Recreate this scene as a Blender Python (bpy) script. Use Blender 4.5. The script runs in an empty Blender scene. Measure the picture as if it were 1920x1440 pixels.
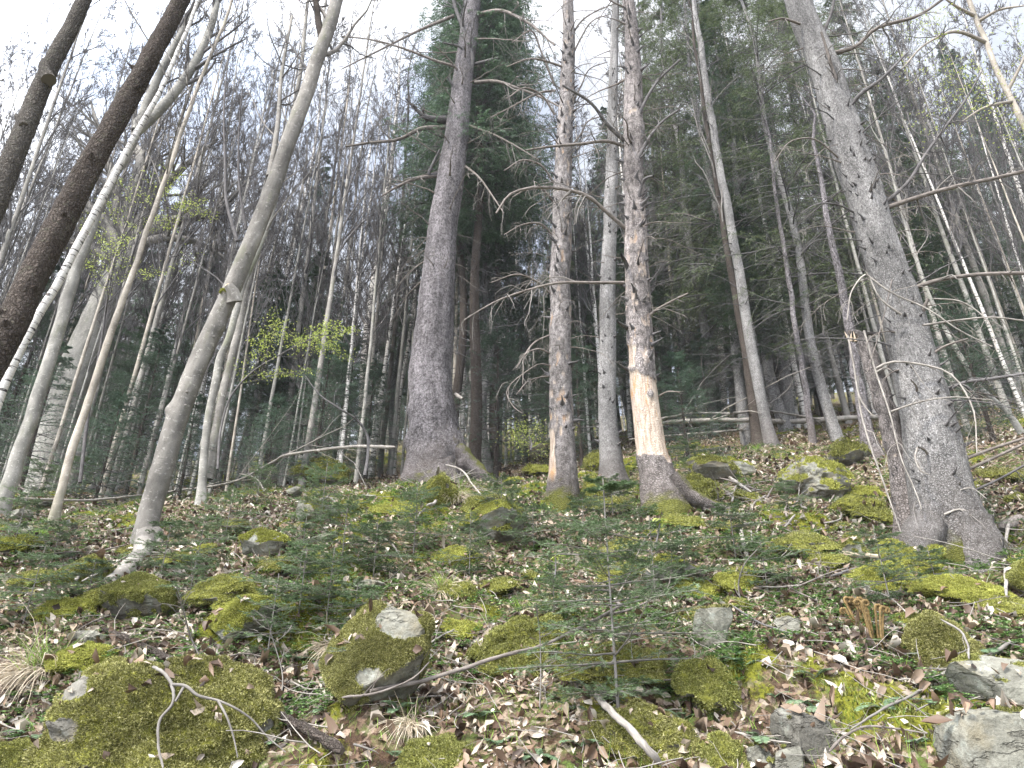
import bpy, math, random
import numpy as np
from mathutils import Vector

# ------------------------------------------------------------------ camera, sky, sun, exposure
scene = bpy.context.scene
PITCH = math.radians(25.0)
CAM = np.array([0.0, 0.0, 1.6])
FPX = 1280.0                                   # focal length in photo pixels (1920 wide)
cam_data = bpy.data.cameras.new("camera")
cam_data.sensor_width = 36.0
cam_data.lens = 24.0
cam_data.clip_start = 0.05
cam_data.clip_end = 2000.0
cam_ob = bpy.data.objects.new("camera", cam_data)
cam_ob.location = CAM
cam_ob.rotation_euler = (math.radians(90) + PITCH, 0, 0)
scene.collection.objects.link(cam_ob)
scene.camera = cam_ob

SUN_DIR = np.array([-0.55, -0.60, 1.05]); SUN_DIR /= np.linalg.norm(SUN_DIR)   # towards the sun
SUN_EL = math.asin(SUN_DIR[2]); SUN_AZ = math.atan2(SUN_DIR[0], SUN_DIR[1])
world = bpy.data.worlds.new("World"); scene.world = world
world.use_nodes = True
wt = world.node_tree; wt.nodes.clear()
wo = wt.nodes.new('ShaderNodeOutputWorld'); wb = wt.nodes.new('ShaderNodeBackground')
sky = wt.nodes.new('ShaderNodeTexSky'); sky.sky_type = 'NISHITA'; sky.sun_disc = False
sky.sun_elevation = SUN_EL; sky.sun_rotation = SUN_AZ
sky.air_density = 1.0; sky.dust_density = 2.0
tc = wt.nodes.new('ShaderNodeTexCoord')
mp = wt.nodes.new('ShaderNodeMapping'); mp.inputs['Scale'].default_value = (1, 1, 1.6)
cn = wt.nodes.new('ShaderNodeTexNoise'); cn.inputs['Scale'].default_value = 3.2; cn.inputs['Detail'].default_value = 6
cr = wt.nodes.new('ShaderNodeValToRGB')
cr.color_ramp.elements[0].position = 0.36; cr.color_ramp.elements[0].color = (0, 0, 0, 1)
cr.color_ramp.elements[1].position = 0.60; cr.color_ramp.elements[1].color = (1, 1, 1, 1)
cl = wt.nodes.new('ShaderNodeMix'); cl.data_type = 'RGBA'       # thin and thick cloud
cl.inputs['A'].default_value = (4.3, 4.85, 6.0, 1); cl.inputs['B'].default_value = (7.9, 8.0, 8.3, 1)
mx = wt.nodes.new('ShaderNodeMix'); mx.data_type = 'RGBA'; mx.inputs['Factor'].default_value = 0.88
wt.links.new(tc.outputs['Generated'], mp.inputs['Vector']); wt.links.new(mp.outputs[0], cn.inputs['Vector'])
wt.links.new(cn.outputs['Fac'], cr.inputs['Fac']); wt.links.new(cr.outputs['Color'], cl.inputs['Factor'])
wt.links.new(sky.outputs['Color'], mx.inputs['A']); wt.links.new(cl.outputs['Result'], mx.inputs['B'])
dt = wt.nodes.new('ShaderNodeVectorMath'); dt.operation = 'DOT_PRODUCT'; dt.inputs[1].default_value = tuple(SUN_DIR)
mr = wt.nodes.new('ShaderNodeMapRange'); mr.interpolation_type = 'SMOOTHSTEP'      # cloud brightened round the sun, behind the camera, as added fill light
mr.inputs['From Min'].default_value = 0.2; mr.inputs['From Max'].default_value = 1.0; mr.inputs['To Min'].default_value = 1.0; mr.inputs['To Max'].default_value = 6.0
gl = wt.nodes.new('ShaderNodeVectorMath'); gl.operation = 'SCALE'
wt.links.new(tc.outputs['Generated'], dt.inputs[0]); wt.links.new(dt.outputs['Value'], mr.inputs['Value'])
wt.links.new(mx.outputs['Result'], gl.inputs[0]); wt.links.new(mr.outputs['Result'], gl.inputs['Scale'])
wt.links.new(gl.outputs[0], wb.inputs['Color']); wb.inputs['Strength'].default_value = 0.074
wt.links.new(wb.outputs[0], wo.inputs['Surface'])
sun_d = bpy.data.lights.new("sun", 'SUN'); sun_d.energy = 3.4; sun_d.angle = math.radians(8); sun_d.color = (1.0, 0.95, 0.87)
sun = bpy.data.objects.new("sun", sun_d); scene.collection.objects.link(sun)
sun.rotation_euler = Vector(-SUN_DIR).to_track_quat('-Z', 'Y').to_euler()
sun.location = (-20, -20, 40)
vs = scene.view_settings
scene.display_settings.display_device = 'sRGB'
vs.view_transform = 'Standard'; vs.look = 'None'; vs.gamma = 1.0; vs.use_curve_mapping = False
vs.exposure = 1.12
scene.cycles.max_bounces = 5; scene.cycles.diffuse_bounces = 3; scene.cycles.glossy_bounces = 2
scene.cycles.transmission_bounces = 3; scene.cycles.transparent_max_bounces = 4
scene.cycles.use_adaptive_sampling = True; scene.cycles.adaptive_threshold = 0.02
scene.cycles.use_denoising = True

# ------------------------------------------------------------------ helpers
COL = scene.collection
rs = np.random.RandomState
cp, sp = math.cos(PITCH), math.sin(PITCH)
def ray(px, py):
    dx = (px - 960.0) / FPX; dy = (720.0 - py) / FPX
    return np.array([dx, cp - dy * sp, sp + dy * cp])      # component along the view axis is 1
def at(px, py, Y):
    r = ray(px, py)
    return CAM + r * (Y / r[1])
def axial(p):
    return float((p[1] - CAM[1]) * cp + (p[2] - CAM[2]) * sp)

def _hash(ix, iy, iz, seed):
    h = (ix.astype(np.int64) * 374761393 + iy.astype(np.int64) * 668265263 + iz.astype(np.int64) * 2147483647 + seed * 144665) & 0xffffffff
    h = (h ^ (h >> 13)) * 1274126177 & 0xffffffff
    h = (h ^ (h >> 16)) * 2246822519 & 0xffffffff
    return ((h ^ (h >> 15)) & 0xffffff) / float(0xffffff)
def vnoise(P, seed=0):
    P = np.asarray(P, float)
    I = np.floor(P).astype(np.int64); F = P - I
    F = F * F * (3 - 2 * F)
    r = 0
    for dx in (0, 1):
        wx = F[..., 0] if dx else 1 - F[..., 0]
        for dy in (0, 1):
            wy = F[..., 1] if dy else 1 - F[..., 1]
            for dz in (0, 1):
                wz = F[..., 2] if dz else 1 - F[..., 2]
                r = r + wx * wy * wz * _hash(I[..., 0] + dx, I[..., 1] + dy, I[..., 2] + dz, seed)
    return r * 2 - 1
def fbm(P, seed=0, octv=4, gain=0.5):
    r = 0; a = 1.0; P = np.asarray(P, float); tot = 0
    for o in range(octv):
        r = r + a * vnoise(P, seed + o * 17); tot += a
        P = P * 2.03 + 5.1; a *= gain
    return r / tot
def p3(x, y, s):
    x = np.asarray(x, float); y = np.asarray(y, float)
    return np.stack([x * s, y * s, np.zeros_like(x)], -1)

def slope(y):
    y = np.asarray(y, float)
    a = 0.43 * y
    far = np.clip(y - 13, 0, None)
    a = a - 0.0030 * np.minimum(far, 20) ** 2 * 0.5 - np.clip(far - 20, 0, None) * 0.03
    vf = np.clip(y - 130, 0, None)
    return a - vf * 0.36
def ground_h(x, y):
    x = np.asarray(x, float); y = np.asarray(y, float)
    xt = np.where(x > 60, 60 + (x - 60) * .2, np.where(x < -60, -60 + (x + 60) * .2, x))
    h = slope(y) + 0.115 * xt * np.where(x < 0, 0.15 + 0.85 * np.clip((y - 7) / 16, 0, 1), 1.0)
    h = h + 0.34 * np.exp(-((y - 10.0) / 4.5) ** 2) * np.clip((2.5 - x) / 3, 0, 1)
    h = h + 0.55 * vnoise(p3(x, y, 0.16), 3) * np.clip((y - 11) / 14, 0, 1)
    h = h + 0.16 * vnoise(p3(x, y, 0.55), 5) + 0.12 * vnoise(p3(x, y, 1.3), 7)
    near = np.clip(1.6 - np.abs(y) / 16.0, 0, 1)
    h = h + 0.07 * np.clip(fbm(p3(x, y, 1.15), 41, 5, 0.62) * 3 - .2, 0, 1) * near
    h = h + near * (0.05 * np.abs(vnoise(p3(x, y, 4.3), 19)) + 0.075 * vnoise(p3(x, y, 2.6), 9) + 0.022 * vnoise(p3(x, y, 8.0), 11))
    return h
H0 = float(ground_h(0, 0))
def gh(x, y):
    return ground_h(x, y) - H0
def moss_mask(x, y):
    m = fbm(p3(x, y, 1.15), 41, 5, 0.62)
    return np.clip((m - 0.07 - 0.22 * np.clip((np.asarray(x) - .5) / 2, 0, 1) * (np.asarray(y) < 5.5)) * 4.0, 0, 1)
def hit(px, py, ymin=1.5):
    r = ray(px, py)
    t = np.exp(np.linspace(math.log(ymin), math.log(90), 4000)) / r[1]
    P = CAM[None] + r[None] * t[:, None]
    below = P[:, 2] < gh(P[:, 0], P[:, 1])
    k = int(np.argmax(below)) if below.any() else len(t) - 1
    return P[k]
def gnormal(x, y, e=0.06):
    dx = (gh(x + e, y) - gh(x - e, y)) / (2 * e); dy = (gh(x, y + e) - gh(x, y - e)) / (2 * e)
    n = np.stack([-dx, -dy, np.ones_like(dx)], -1)
    return n / np.linalg.norm(n, axis=-1, keepdims=True)

def unit(v):
    return v / np.maximum(np.linalg.norm(v, axis=-1, keepdims=True), 1e-9)

class MB:
    """collects vertices and faces (tri or quad) for ONE mesh object"""
    def __init__(s):
        s.v = []; s.f = []; s.fm = []; s.n = 0; s.a = {}
    def add(s, V, F, mat=0, **attr):
        V = np.asarray(V, float).reshape(-1, 3); F = np.asarray(F, np.int64)
        s.f.append(F + s.n); s.fm.append(np.full(len(F), mat, np.int32)); s.v.append(V)
        for k in set(list(s.a) + list(attr)):
            if k not in s.a: s.a[k] = [np.zeros((s.n,) + np.asarray(attr[k]).shape[1:])] if s.n else []
            if k in attr: s.a[k].append(np.asarray(attr[k], float))
            else: s.a[k].append(np.zeros((len(V),) + s.a[k][0].shape[1:]))
        s.n += len(V)
    def mesh(s, name, mats, smooth=True):
        me = bpy.data.meshes.new(name)
        if not s.v: return me
        V = np.concatenate(s.v); me.vertices.add(len(V)); me.vertices.foreach_set('co', V.astype(np.float32).ravel())
        loops = np.concatenate([f.ravel() for f in s.f]); tot = np.concatenate([np.full(len(f), f.shape[1], np.int32) for f in s.f])
        me.loops.add(len(loops)); me.loops.foreach_set('vertex_index', loops.astype(np.int32))
        me.polygons.add(len(tot)); st = np.concatenate([[0], np.cumsum(tot)[:-1]]).astype(np.int32)
        me.polygons.foreach_set('loop_start', st); me.polygons.foreach_set('loop_total', tot)
        for m in (mats if isinstance(mats, (list, tuple)) else [mats]): me.materials.append(m)
        me.polygons.foreach_set('material_index', np.concatenate(s.fm))
        me.update(calc_edges=True)
        me.polygons.foreach_set('use_smooth', np.full(len(tot), bool(smooth)))
        for k, L in s.a.items():
            A = np.concatenate(L)
            if A.ndim == 2:
                at_ = me.attributes.new(k, 'FLOAT_VECTOR', 'POINT'); at_.data.foreach_set('vector', A.astype(np.float32).ravel())
            else:
                at_ = me.attributes.new(k, 'FLOAT', 'POINT'); at_.data.foreach_set('value', A.astype(np.float32))
        return me

def link(name, me, parent=None, loc=None):
    o = bpy.data.objects.new(name, me); COL.objects.link(o)
    if parent is not None: o.parent = parent
    if loc is not None: o.location = loc
    return o
def tag(o, label=None, cat=None, group=None, kind=None):
    if label: o['label'] = label
    if cat: o['category'] = cat
    if group: o['group'] = group
    if kind: o['kind'] = kind
    return o
def thing(name, loc, label, cat, group=None):
    e = bpy.data.objects.new(name, None); COL.objects.link(e); e.location = Vector(tuple(float(c) for c in loc)); e.empty_display_size = 0.3
    return tag(e, label, cat, group)
def part(name, mb, mats, parent, origin=None, smooth=True):
    """mb holds world coordinates; origin = the parent's world place"""
    if origin is not None:
        o3 = np.asarray(origin, float)
        mb.v = [v - o3 for v in mb.v]
    return link(name, mb.mesh(name, mats, smooth), parent)

def catmull(pts, vals, n):
    pts = np.asarray(pts, float); vals = np.asarray(vals, float)
    d = np.concatenate([[0], np.cumsum(np.linalg.norm(np.diff(pts, axis=0), axis=1))])
    t = np.linspace(0, d[-1], n)
    m = np.gradient(pts, d, axis=0) if len(pts) > 2 else np.repeat((pts[1:] - pts[:1]) / d[-1], 2, 0)
    k = np.clip(np.searchsorted(d, t, side='right') - 1, 0, len(d) - 2)
    h = (d[k + 1] - d[k]); s_ = ((t - d[k]) / h)[:, None]; h = h[:, None]
    P = (2*s_**3 - 3*s_**2 + 1)*pts[k] + (s_**3 - 2*s_**2 + s_)*h*m[k] + (-2*s_**3 + 3*s_**2)*pts[k+1] + (s_**3 - s_**2)*h*m[k+1]
    return P, np.interp(t, d, vals)

def frames(P):
    T = np.gradient(P, axis=-2); T = unit(T)
    ref = np.where(np.abs(T[..., 0:1, 0:1]) < 0.8, np.array([1.0, 0, 0]), np.array([0, 1.0, 0]))
    ref = np.broadcast_to(ref, T.shape)
    N = unit(np.cross(T, ref)); B = np.cross(T, N)
    return T, N, B
def tubes(mb, P, R, k=5, mat=0, cap=False, bc=True, tips=True):
    """P (n,M,3) paths, R (n,M) radii -> many tubes in one go"""
    P = np.asarray(P, float); R = np.asarray(R, float)
    if P.ndim == 2: P = P[None]; R = R[None]
    n, M, _ = P.shape
    if n == 0: return
    T, N, B = frames(P)
    a = np.arange(k) * 2 * math.pi / k
    ring = N[:, :, None, :] * np.cos(a)[None, None, :, None] + B[:, :, None, :] * np.sin(a)[None, None, :, None]
    V = P[:, :, None, :] + ring * R[:, :, None, None]
    idx = np.arange(n * M * k).reshape(n, M, k)
    q = np.stack([idx[:, :-1, :], np.roll(idx, -1, 2)[:, :-1, :], np.roll(idx, -1, 2)[:, 1:, :], idx[:, 1:, :]], -1).reshape(-1, 4)
    L = np.concatenate([np.zeros((n, 1)), np.cumsum(np.linalg.norm(np.diff(P, axis=1), axis=2), 1)], 1)
    Rm = R.mean(1)[:, None, None]
    BC = np.stack([np.cos(a)[None, None] * Rm * np.ones((n, M, 1)), np.sin(a)[None, None] * Rm * np.ones((n, M, 1)), np.repeat(L[:, :, None], k, 2)], -1)
    mb.add(V.reshape(-1, 3), q, mat, bc=BC.reshape(-1, 3))
    if cap:
        for s_, e in ((0, -1), (M - 1, 1)):
            c = idx[:, s_, :]
            base = mb.n
            cen = P[:, s_, :]
            cap_v = np.concatenate([V[:, s_].reshape(-1, 3), cen])
            ii = np.arange(n * k).reshape(n, k); cc = (n * k + np.arange(n))[:, None].repeat(k, 1)
            tri = np.stack([ii, np.roll(ii, -1, 1), cc] if e > 0 else [np.roll(ii, -1, 1), ii, cc], -1).reshape(-1, 3)
            mb.add(cap_v, tri, mat)

def grow(P, R, K, ln, ang, M=4, up=0.0, wander=0.15, tmin=0.25, tmax=1.0, rr=0.55, rtip=0.35, rng=None, even=False, flat=None, lenfall=0.5, rmin=0.0):
    """children for every path in P: K each; ln = length (relative to the parent's); vectorised"""
    n, m, _ = P.shape
    plen = np.linalg.norm(np.diff(P, axis=1), axis=2).sum(1)
    if even: t = tmin + (tmax - tmin) * (np.arange(K)[None] + rng.uniform(0.1, 0.9, (n, K))) / K
    else: t = rng.uniform(tmin, tmax, (n, K))
    x = t * (m - 1); i = np.clip(x.astype(int), 0, m - 2); f = (x - i)[..., None]
    ar = np.arange(n)[:, None]
    S = P[ar, i] * (1 - f) + P[ar, i + 1] * f
    r0 = R[ar, i] * (1 - f[..., 0]) + R[ar, i + 1] * f[..., 0]
    T = unit(P[ar, i + 1] - P[ar, i])
    ref = np.where(np.abs(T[..., 2:3]) < 0.9, np.array([0, 0, 1.0]), np.array([1.0, 0, 0]))
    A = unit(np.cross(T, ref)); B = np.cross(A, T)
    if flat is not None:
        az = np.where(np.arange(K)[None] % 2 == 0, 0.0, math.pi) + rng.normal(0, flat, (n, K))
    else: az = rng.uniform(0, 2 * math.pi, (n, K))
    side = A * np.cos(az)[..., None] + B * np.sin(az)[..., None]
    an = rng.normal(ang, 0.14, (n, K))[..., None]
    D = unit(T * np.cos(an) + side * np.sin(an))
    L = ln * plen[:, None] * (1 - lenfall * t) * rng.uniform(0.65, 1.25, (n, K))
    rb = np.maximum(r0 * rr * rng.uniform(0.7, 1.1, (n, K)), rmin)
    pts = [S]; d = D
    for j in range(1, M):
        d = unit(d + np.array([0, 0, up]) + rng.normal(0, wander, d.shape))
        pts.append(pts[-1] + d * (L / (M - 1))[..., None])
    C = np.stack(pts, 2).reshape(n * K, M, 3)
    CR = rb[..., None] * np.linspace(1, rtip, M)[None, None]
    return C, np.maximum(CR, rmin).reshape(n * K, M)

def needles(mb, P, per, ln, w, mat=0, rng=None, up=0.25, tmin=0.05, ang=0.9, lift=0.0):
    n, m, _ = P.shape
    if n == 0: return
    t = tmin + (1 - tmin) * (np.arange(per)[None] + rng.uniform(0, 1, (n, per))) / per
    x = t * (m - 1); i = np.clip(x.astype(int), 0, m - 2); f = (x - i)[..., None]
    ar = np.arange(n)[:, None]
    S = P[ar, i] * (1 - f) + P[ar, i + 1] * f
    T = unit(P[ar, i + 1] - P[ar, i])
    ref = np.where(np.abs(T[..., 2:3]) < 0.95, np.array([0, 0, 1.0]), np.array([1.0, 0, 0]))
    A = unit(np.cross(T, ref)); B = np.cross(A, T)
    sg = np.where(rng.uniform(0, 1, (n, per)) < 0.5, 1.0, -1.0)[..., None]
    D = unit(T * math.cos(ang) + A * sg * math.sin(ang) + B * rng.normal(lift, up, (n, per, 1)))
    l = (ln * rng.uniform(0.7, 1.2, (n, per)))[..., None]
    W = unit(np.cross(D, B + rng.normal(0, .4, D.shape))) * (w * .5)
    V = np.stack([S - W, S + W, S + D * l], 2).reshape(-1, 3)
    mb.add(V, np.arange(len(V)).reshape(-1, 3), mat)

# ------------------------------------------------------------------ materials
class NT:
    def __init__(s, name):
        s.m = bpy.data.materials.new(name); s.m.use_nodes = True; s.t = s.m.node_tree; s.t.nodes.clear()
        s.out = s.t.nodes.new('ShaderNodeOutputMaterial')
    def n(s, typ, **kw):
        nd = s.t.nodes.new('ShaderNode' + typ)
        for k, v in kw.items():
            if k.startswith('_'): setattr(nd, k[1:], v)
            else: s.set(nd, k, v)
        return nd
    def set(s, nd, k, v):
        inp = nd.inputs[int(k[1:])] if (k[0] == 'i' and k[1:].isdigit()) else nd.inputs[k.replace('_', ' ')]
        if isinstance(v, bpy.types.NodeSocket): s.t.links.new(v, inp)
        elif isinstance(v, bpy.types.Node): s.t.links.new(v.outputs[0], inp)
        else: inp.default_value = v
    def ramp(s, fac, stops, interp='LINEAR'):
        r = s.n('ValToRGB'); s.set(r, 'Fac', fac); e = r.color_ramp.elements; r.color_ramp.interpolation = interp
        while len(e) < len(stops): e.new(0.5)
        for el, (p, c) in zip(e, stops):
            el.position = p; el.color = (c if len(c) == 4 else tuple(c) + (1,)) if not isinstance(c, (int, float)) else (c, c, c, 1)
        return r.outputs['Color']
    def mix(s, fac, a, b, mode='MIX'):
        m = s.n('Mix', _data_type='RGBA', _blend_type=mode)
        for k, v in (('Factor', fac), ('A', a), ('B', b)):
            if isinstance(v, (tuple, list)) and len(v) == 3: v = tuple(v) + (1,)
            if k == 'Factor': s.set(m, 'i0', v)
            else: s.set(m, 'i6' if k == 'A' else 'i7', v)
        return m.outputs[2]
    def math(s, op, a, b=0.0):
        m = s.n('Math', _operation=op); s.set(m, 'i0', a); s.set(m, 'i1', b); return m.outputs[0]
    def mapping(s, vec, scale):
        m = s.n('Mapping'); s.set(m, 'Vector', vec); m.inputs['Scale'].default_value = scale; return m.outputs[0]
    def noise(s, vec, scale, detail=4, rough=0.55):
        m = s.n('TexNoise', Scale=scale, Detail=detail, Roughness=rough); s.set(m, 'Vector', vec); return m.outputs['Fac']
    def voro(s, vec, scale, feature='F1', out='Distance'):
        m = s.n('TexVoronoi', Scale=scale, _feature=feature); s.set(m, 'Vector', vec); return m.outputs[out]
    def bump(s, h, strength=0.5, dist=0.01, normal=None):
        b = s.n('Bump', Strength=strength, Distance=dist); s.set(b, 'Height', h)
        if normal is not None: s.set(b, 'Normal', normal)
        return b.outputs[0]
    def done(s, col, rough=0.9, normal=None, spec=0.2, trans=0.0):
        p = s.n('BsdfPrincipled'); s.set(p, 'Base_Color', col if not (isinstance(col, tuple) and len(col) == 3) else col + (1,)); s.set(p, 'Roughness', rough)
        p.inputs['Specular IOR Level'].default_value = spec
        if normal is not None: s.set(p, 'Normal', normal)
        sh = p.outputs[0]
        if trans > 0:
            tr = s.n('BsdfTranslucent'); s.set(tr, 'Color', col if not (isinstance(col, tuple) and len(col) == 3) else col + (1,))
            m = s.n('MixShader', Fac=trans); s.t.links.new(sh, m.inputs[1]); s.t.links.new(tr.outputs[0], m.inputs[2]); sh = m.outputs[0]
        s.t.links.new(sh, s.out.inputs['Surface'])
        return s.m

def hue(m, col, amt=0.25, src='Random'):
    """slight per-object brightness variation"""
    oi = m.n('ObjectInfo')
    f = m.math('ADD', m.math('MULTIPLY', oi.outputs['Random'], amt), 1 - amt / 2)
    c = m.n('CombineColor'); m.set(c, 'i0', f); m.set(c, 'i1', f); m.set(c, 'i2', f)
    return m.mix(1.0, col, c.outputs[0], 'MULTIPLY')

def spruce_bark(name, dark, light, patch, scale=38.0, moss=0.0, peel=False, lich=0.35, blot=1.0, mids=22):
    m = NT(name); bc = m.n('Attribute', _attribute_name='bc').outputs['Vector']
    wob = m.n('TexNoise', Scale=34.0, Detail=4, Roughness=0.7); m.set(wob, 'Vector', bc)
    v0 = m.mix(0.016, bc, wob.outputs['Color'], 'ADD')
    vv = m.mapping(v0, (1, 1, 0.6))
    d = m.voro(vv, scale); cell = m.voro(vv, scale, out='Color')
    edge = m.voro(vv, scale, 'DISTANCE_TO_EDGE')
    fine = m.noise(bc, 160, 4, 0.65)
    big = m.noise(m.mapping(bc, (1, 1, 0.5)), 4.5, 5, 0.6)
    c = m.ramp(m.math('ADD', m.math('MULTIPLY', fine, 0.55), m.math('MULTIPLY', big, 0.5)), [(0.33, dark), (0.68, light)])
    sep = m.n('SeparateColor'); m.set(sep, 'i0', cell)
    c = m.mix(m.math('MULTIPLY', sep.outputs[0], 0.55), c, patch)
    c = m.mix(m.math('MULTIPLY', m.ramp(edge, [(0.0, 0.95), (0.16, 0.0)]), m.ramp(m.noise(bc, 12, 3), [(0.35, 0.2), (0.6, 1.0)])), c, tuple(x * 0.45 for x in dark))
    mid = m.noise(m.mapping(bc, (1, 1, 0.5)), mids, 5, 0.75)
    c = m.mix(m.ramp(mid, [(0.40, 0.75 * blot), (0.52, 0.0)]), c, tuple(x * 0.6 for x in dark))
    c = m.mix(m.ramp(mid, [(0.55, 0.0), (0.68, 0.5)]), c, tuple(min(1, x * 1.35) for x in light))
    lg = m.ramp(m.noise(m.mapping(bc, (1, 1, 0.45)), 1.9, 4, .6), [(0.34, 0.62), (0.66, 1.28)])
    c = m.mix(1.0, c, lg, 'MULTIPLY')
    strk = m.ramp(m.noise(m.mapping(bc, (1, 1, 0.06)), 7.0, 4, .6), [(0.40, 0.72), (0.62, 1.12)])
    c = m.mix(1.0, c, strk, 'MULTIPLY')
    ft = m.n('Attribute', _attribute_name='foot').outputs['Fac']
    fr = m.ramp(m.math('ADD', ft, m.math('MULTIPLY', m.math('SUBTRACT', big, .5), .9)), [(0.35, 0.0), (0.85, 0.65)])
    c = m.mix(fr, c, m.ramp(fine, [(0.32, (0.040, 0.031, 0.026)), (0.7, (0.20, 0.170, 0.150))]))
    if lich > 0:
        l = m.math('MULTIPLY', m.ramp(m.noise(bc, 60, 3, 0.7), [(0.56, 0.0), (0.68, 1.0)]), lich)
        c = m.mix(l, c, (0.46, 0.46, 0.42))
    if moss > 0:
        mk = m.n('Attribute', _attribute_name='moss').outputs['Fac']
        mm = m.ramp(m.math('ADD', mk, m.math('MULTIPLY', m.noise(bc, 9, 4, .6), 0.6)), [(0.62, 0.0), (0.8, 1.0)])
        c = m.mix(mm, c, m.ramp(fine, [(0.3, (0.05, 0.055, 0.014)), (0.7, (0.16, 0.16, 0.036))]))
    h = m.math('ADD', m.math('MULTIPLY', m.ramp(edge, [(0, 0.0), (0.2, 1.0)]), 0.7), m.math('MULTIPLY', fine, 0.5))
    h = m.math('ADD', h, m.math('MULTIPLY', sep.outputs[1], 0.6))
    nm = m.bump(m.math('ADD', h, m.math('MULTIPLY', mid, 1.2)), 1.0, 0.018)
    if peel:
        pk = m.n('Attribute', _attribute_name='peel').outputs['Fac']
        st = m.noise(m.mapping(bc, (1, 1, 0.12)), 55, 5, 0.6)
        wd = m.ramp(st, [(0.3, (0.33, 0.24, 0.175)), (0.5, (0.54, 0.435, 0.345)), (0.72, (0.70, 0.61, 0.51))])
        stain = m.ramp(m.noise(m.mapping(bc, (1, 1, 0.35)), 9, 5, 0.65), [(0.54, 0.0), (0.7, 0.8)])
        wd = m.mix(stain, wd, (0.42, 0.33, 0.30))
        wd = m.mix(m.ramp(m.noise(m.mapping(bc, (1.0, 1.0, 0.18)), 13.0, 3, .5), [(0.58, 0.0), (0.66, 0.75)]), wd, (0.50, 0.27, 0.10))
        spots = m.ramp(m.voro(m.mapping(bc, (1, 1, 0.6)), 70), [(0.10, 1.0), (0.17, 0.0)])
        wd = m.mix(m.math('MULTIPLY', spots, 0.5), wd, (0.24, 0.15, 0.10))
        c = m.mix(pk, c, wd)
    c = hue(m, c, 0.18)
    return m.done(c, 0.9, nm, 0.15)

def smooth_bark(name, dark, light, lichen, wr=1.0):
    m = NT(name); bc = m.n('Attribute', _attribute_name='bc').outputs['Vector']
    big = m.noise(m.mapping(bc, (1, 1, 0.6)), 7, 5, 0.6)
    fine = m.noise(m.mapping(bc, (1, 1, 2.2)), 90, 4, 0.7)
    c = m.ramp(m.math('ADD', m.math('MULTIPLY', big, 0.6), m.math('MULTIPLY', fine, 0.4)), [(0.36, dark), (0.62, light)])
    l = m.ramp(m.noise(bc, 24, 5, 0.6), [(0.58, 0.0), (0.66, 0.8)])
    c = m.mix(l, c, lichen)
    sp_ = m.ramp(m.voro(m.mapping(bc, (1, 1, 1.6)), 26), [(0.10, 0.8), (0.16, 0.0)])
    c = m.mix(m.math('MULTIPLY', sp_, 0.7), c, tuple(x * 0.35 for x in dark))
    ring = m.ramp(m.noise(m.mapping(bc, (0.8, 0.8, 5.0)), 8, 4, .6), [(0.66, 0.0), (0.72, 1.0)])
    c = m.mix(m.math('MULTIPLY', ring, 0.6), c, tuple(x * 0.4 for x in dark))
    c = m.mix(1.0, c, m.ramp(m.noise(m.mapping(bc, (1, 1, 0.4)), 2.2, 4, .6), [(0.34, 0.6), (0.66, 1.25)]), 'MULTIPLY')
    gr = m.ramp(m.noise(m.mapping(bc, (1, 1, 0.3)), 5, 4, .6), [(0.56, 0.0), (0.72, 0.5)])
    c = m.mix(gr, c, (0.13, 0.14, 0.07))
    c = hue(m, c, 0.3)
    h = m.math('SUBTRACT', m.math('MULTIPLY', fine, 0.6), m.math('MULTIPLY', ring, 0.7))
    return m.done(c, 0.85, m.bump(m.math('ADD', h, big), 0.7, 0.01 * wr), 0.2)

def rough_bark(name, dark, light, green):
    m = NT(name); bc = m.n('Attribute', _attribute_name='bc').outputs['Vector']
    vv = m.mapping(m.mix(0.05, bc, m.n('TexNoise', Scale=26.0, Detail=4, Vector=bc).outputs['Color'], 'ADD'), (1, 1, 0.30))
    e = m.voro(vv, 62, 'DISTANCE_TO_EDGE')
    fine = m.noise(m.mapping(bc, (1, 1, 0.5)), 110, 5, 0.7)
    big = m.noise(m.mapping(bc, (1, 1, 0.35)), 6, 5, 0.6)
    c = m.ramp(m.math('ADD', m.math('MULTIPLY', fine, 0.6), m.math('MULTIPLY', big, 0.4)), [(0.34, dark), (0.68, light)])
    c = m.mix(m.ramp(m.noise(bc, 17, 5, 0.65), [(0.55, 0.0), (0.7, 0.55)]), c, green)
    c = m.mix(m.ramp(e, [(0, 0.55), (0.14, 0.0)]), c, tuple(x * 0.3 for x in dark))
    sc = m.ramp(m.voro(bc, 48), [(0.06, 1.0), (0.13, 0.0)])
    c = m.mix(m.math('MULTIPLY', sc, 0.55), c, (0.34, 0.30, 0.26))
    h = m.math('ADD', m.ramp(e, [(0, 0.0), (0.3, 1.0)]), m.math('MULTIPLY', fine, 0.8))
    return m.done(c, 0.95, m.bump(h, 1.0, 0.02), 0.1)

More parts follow.
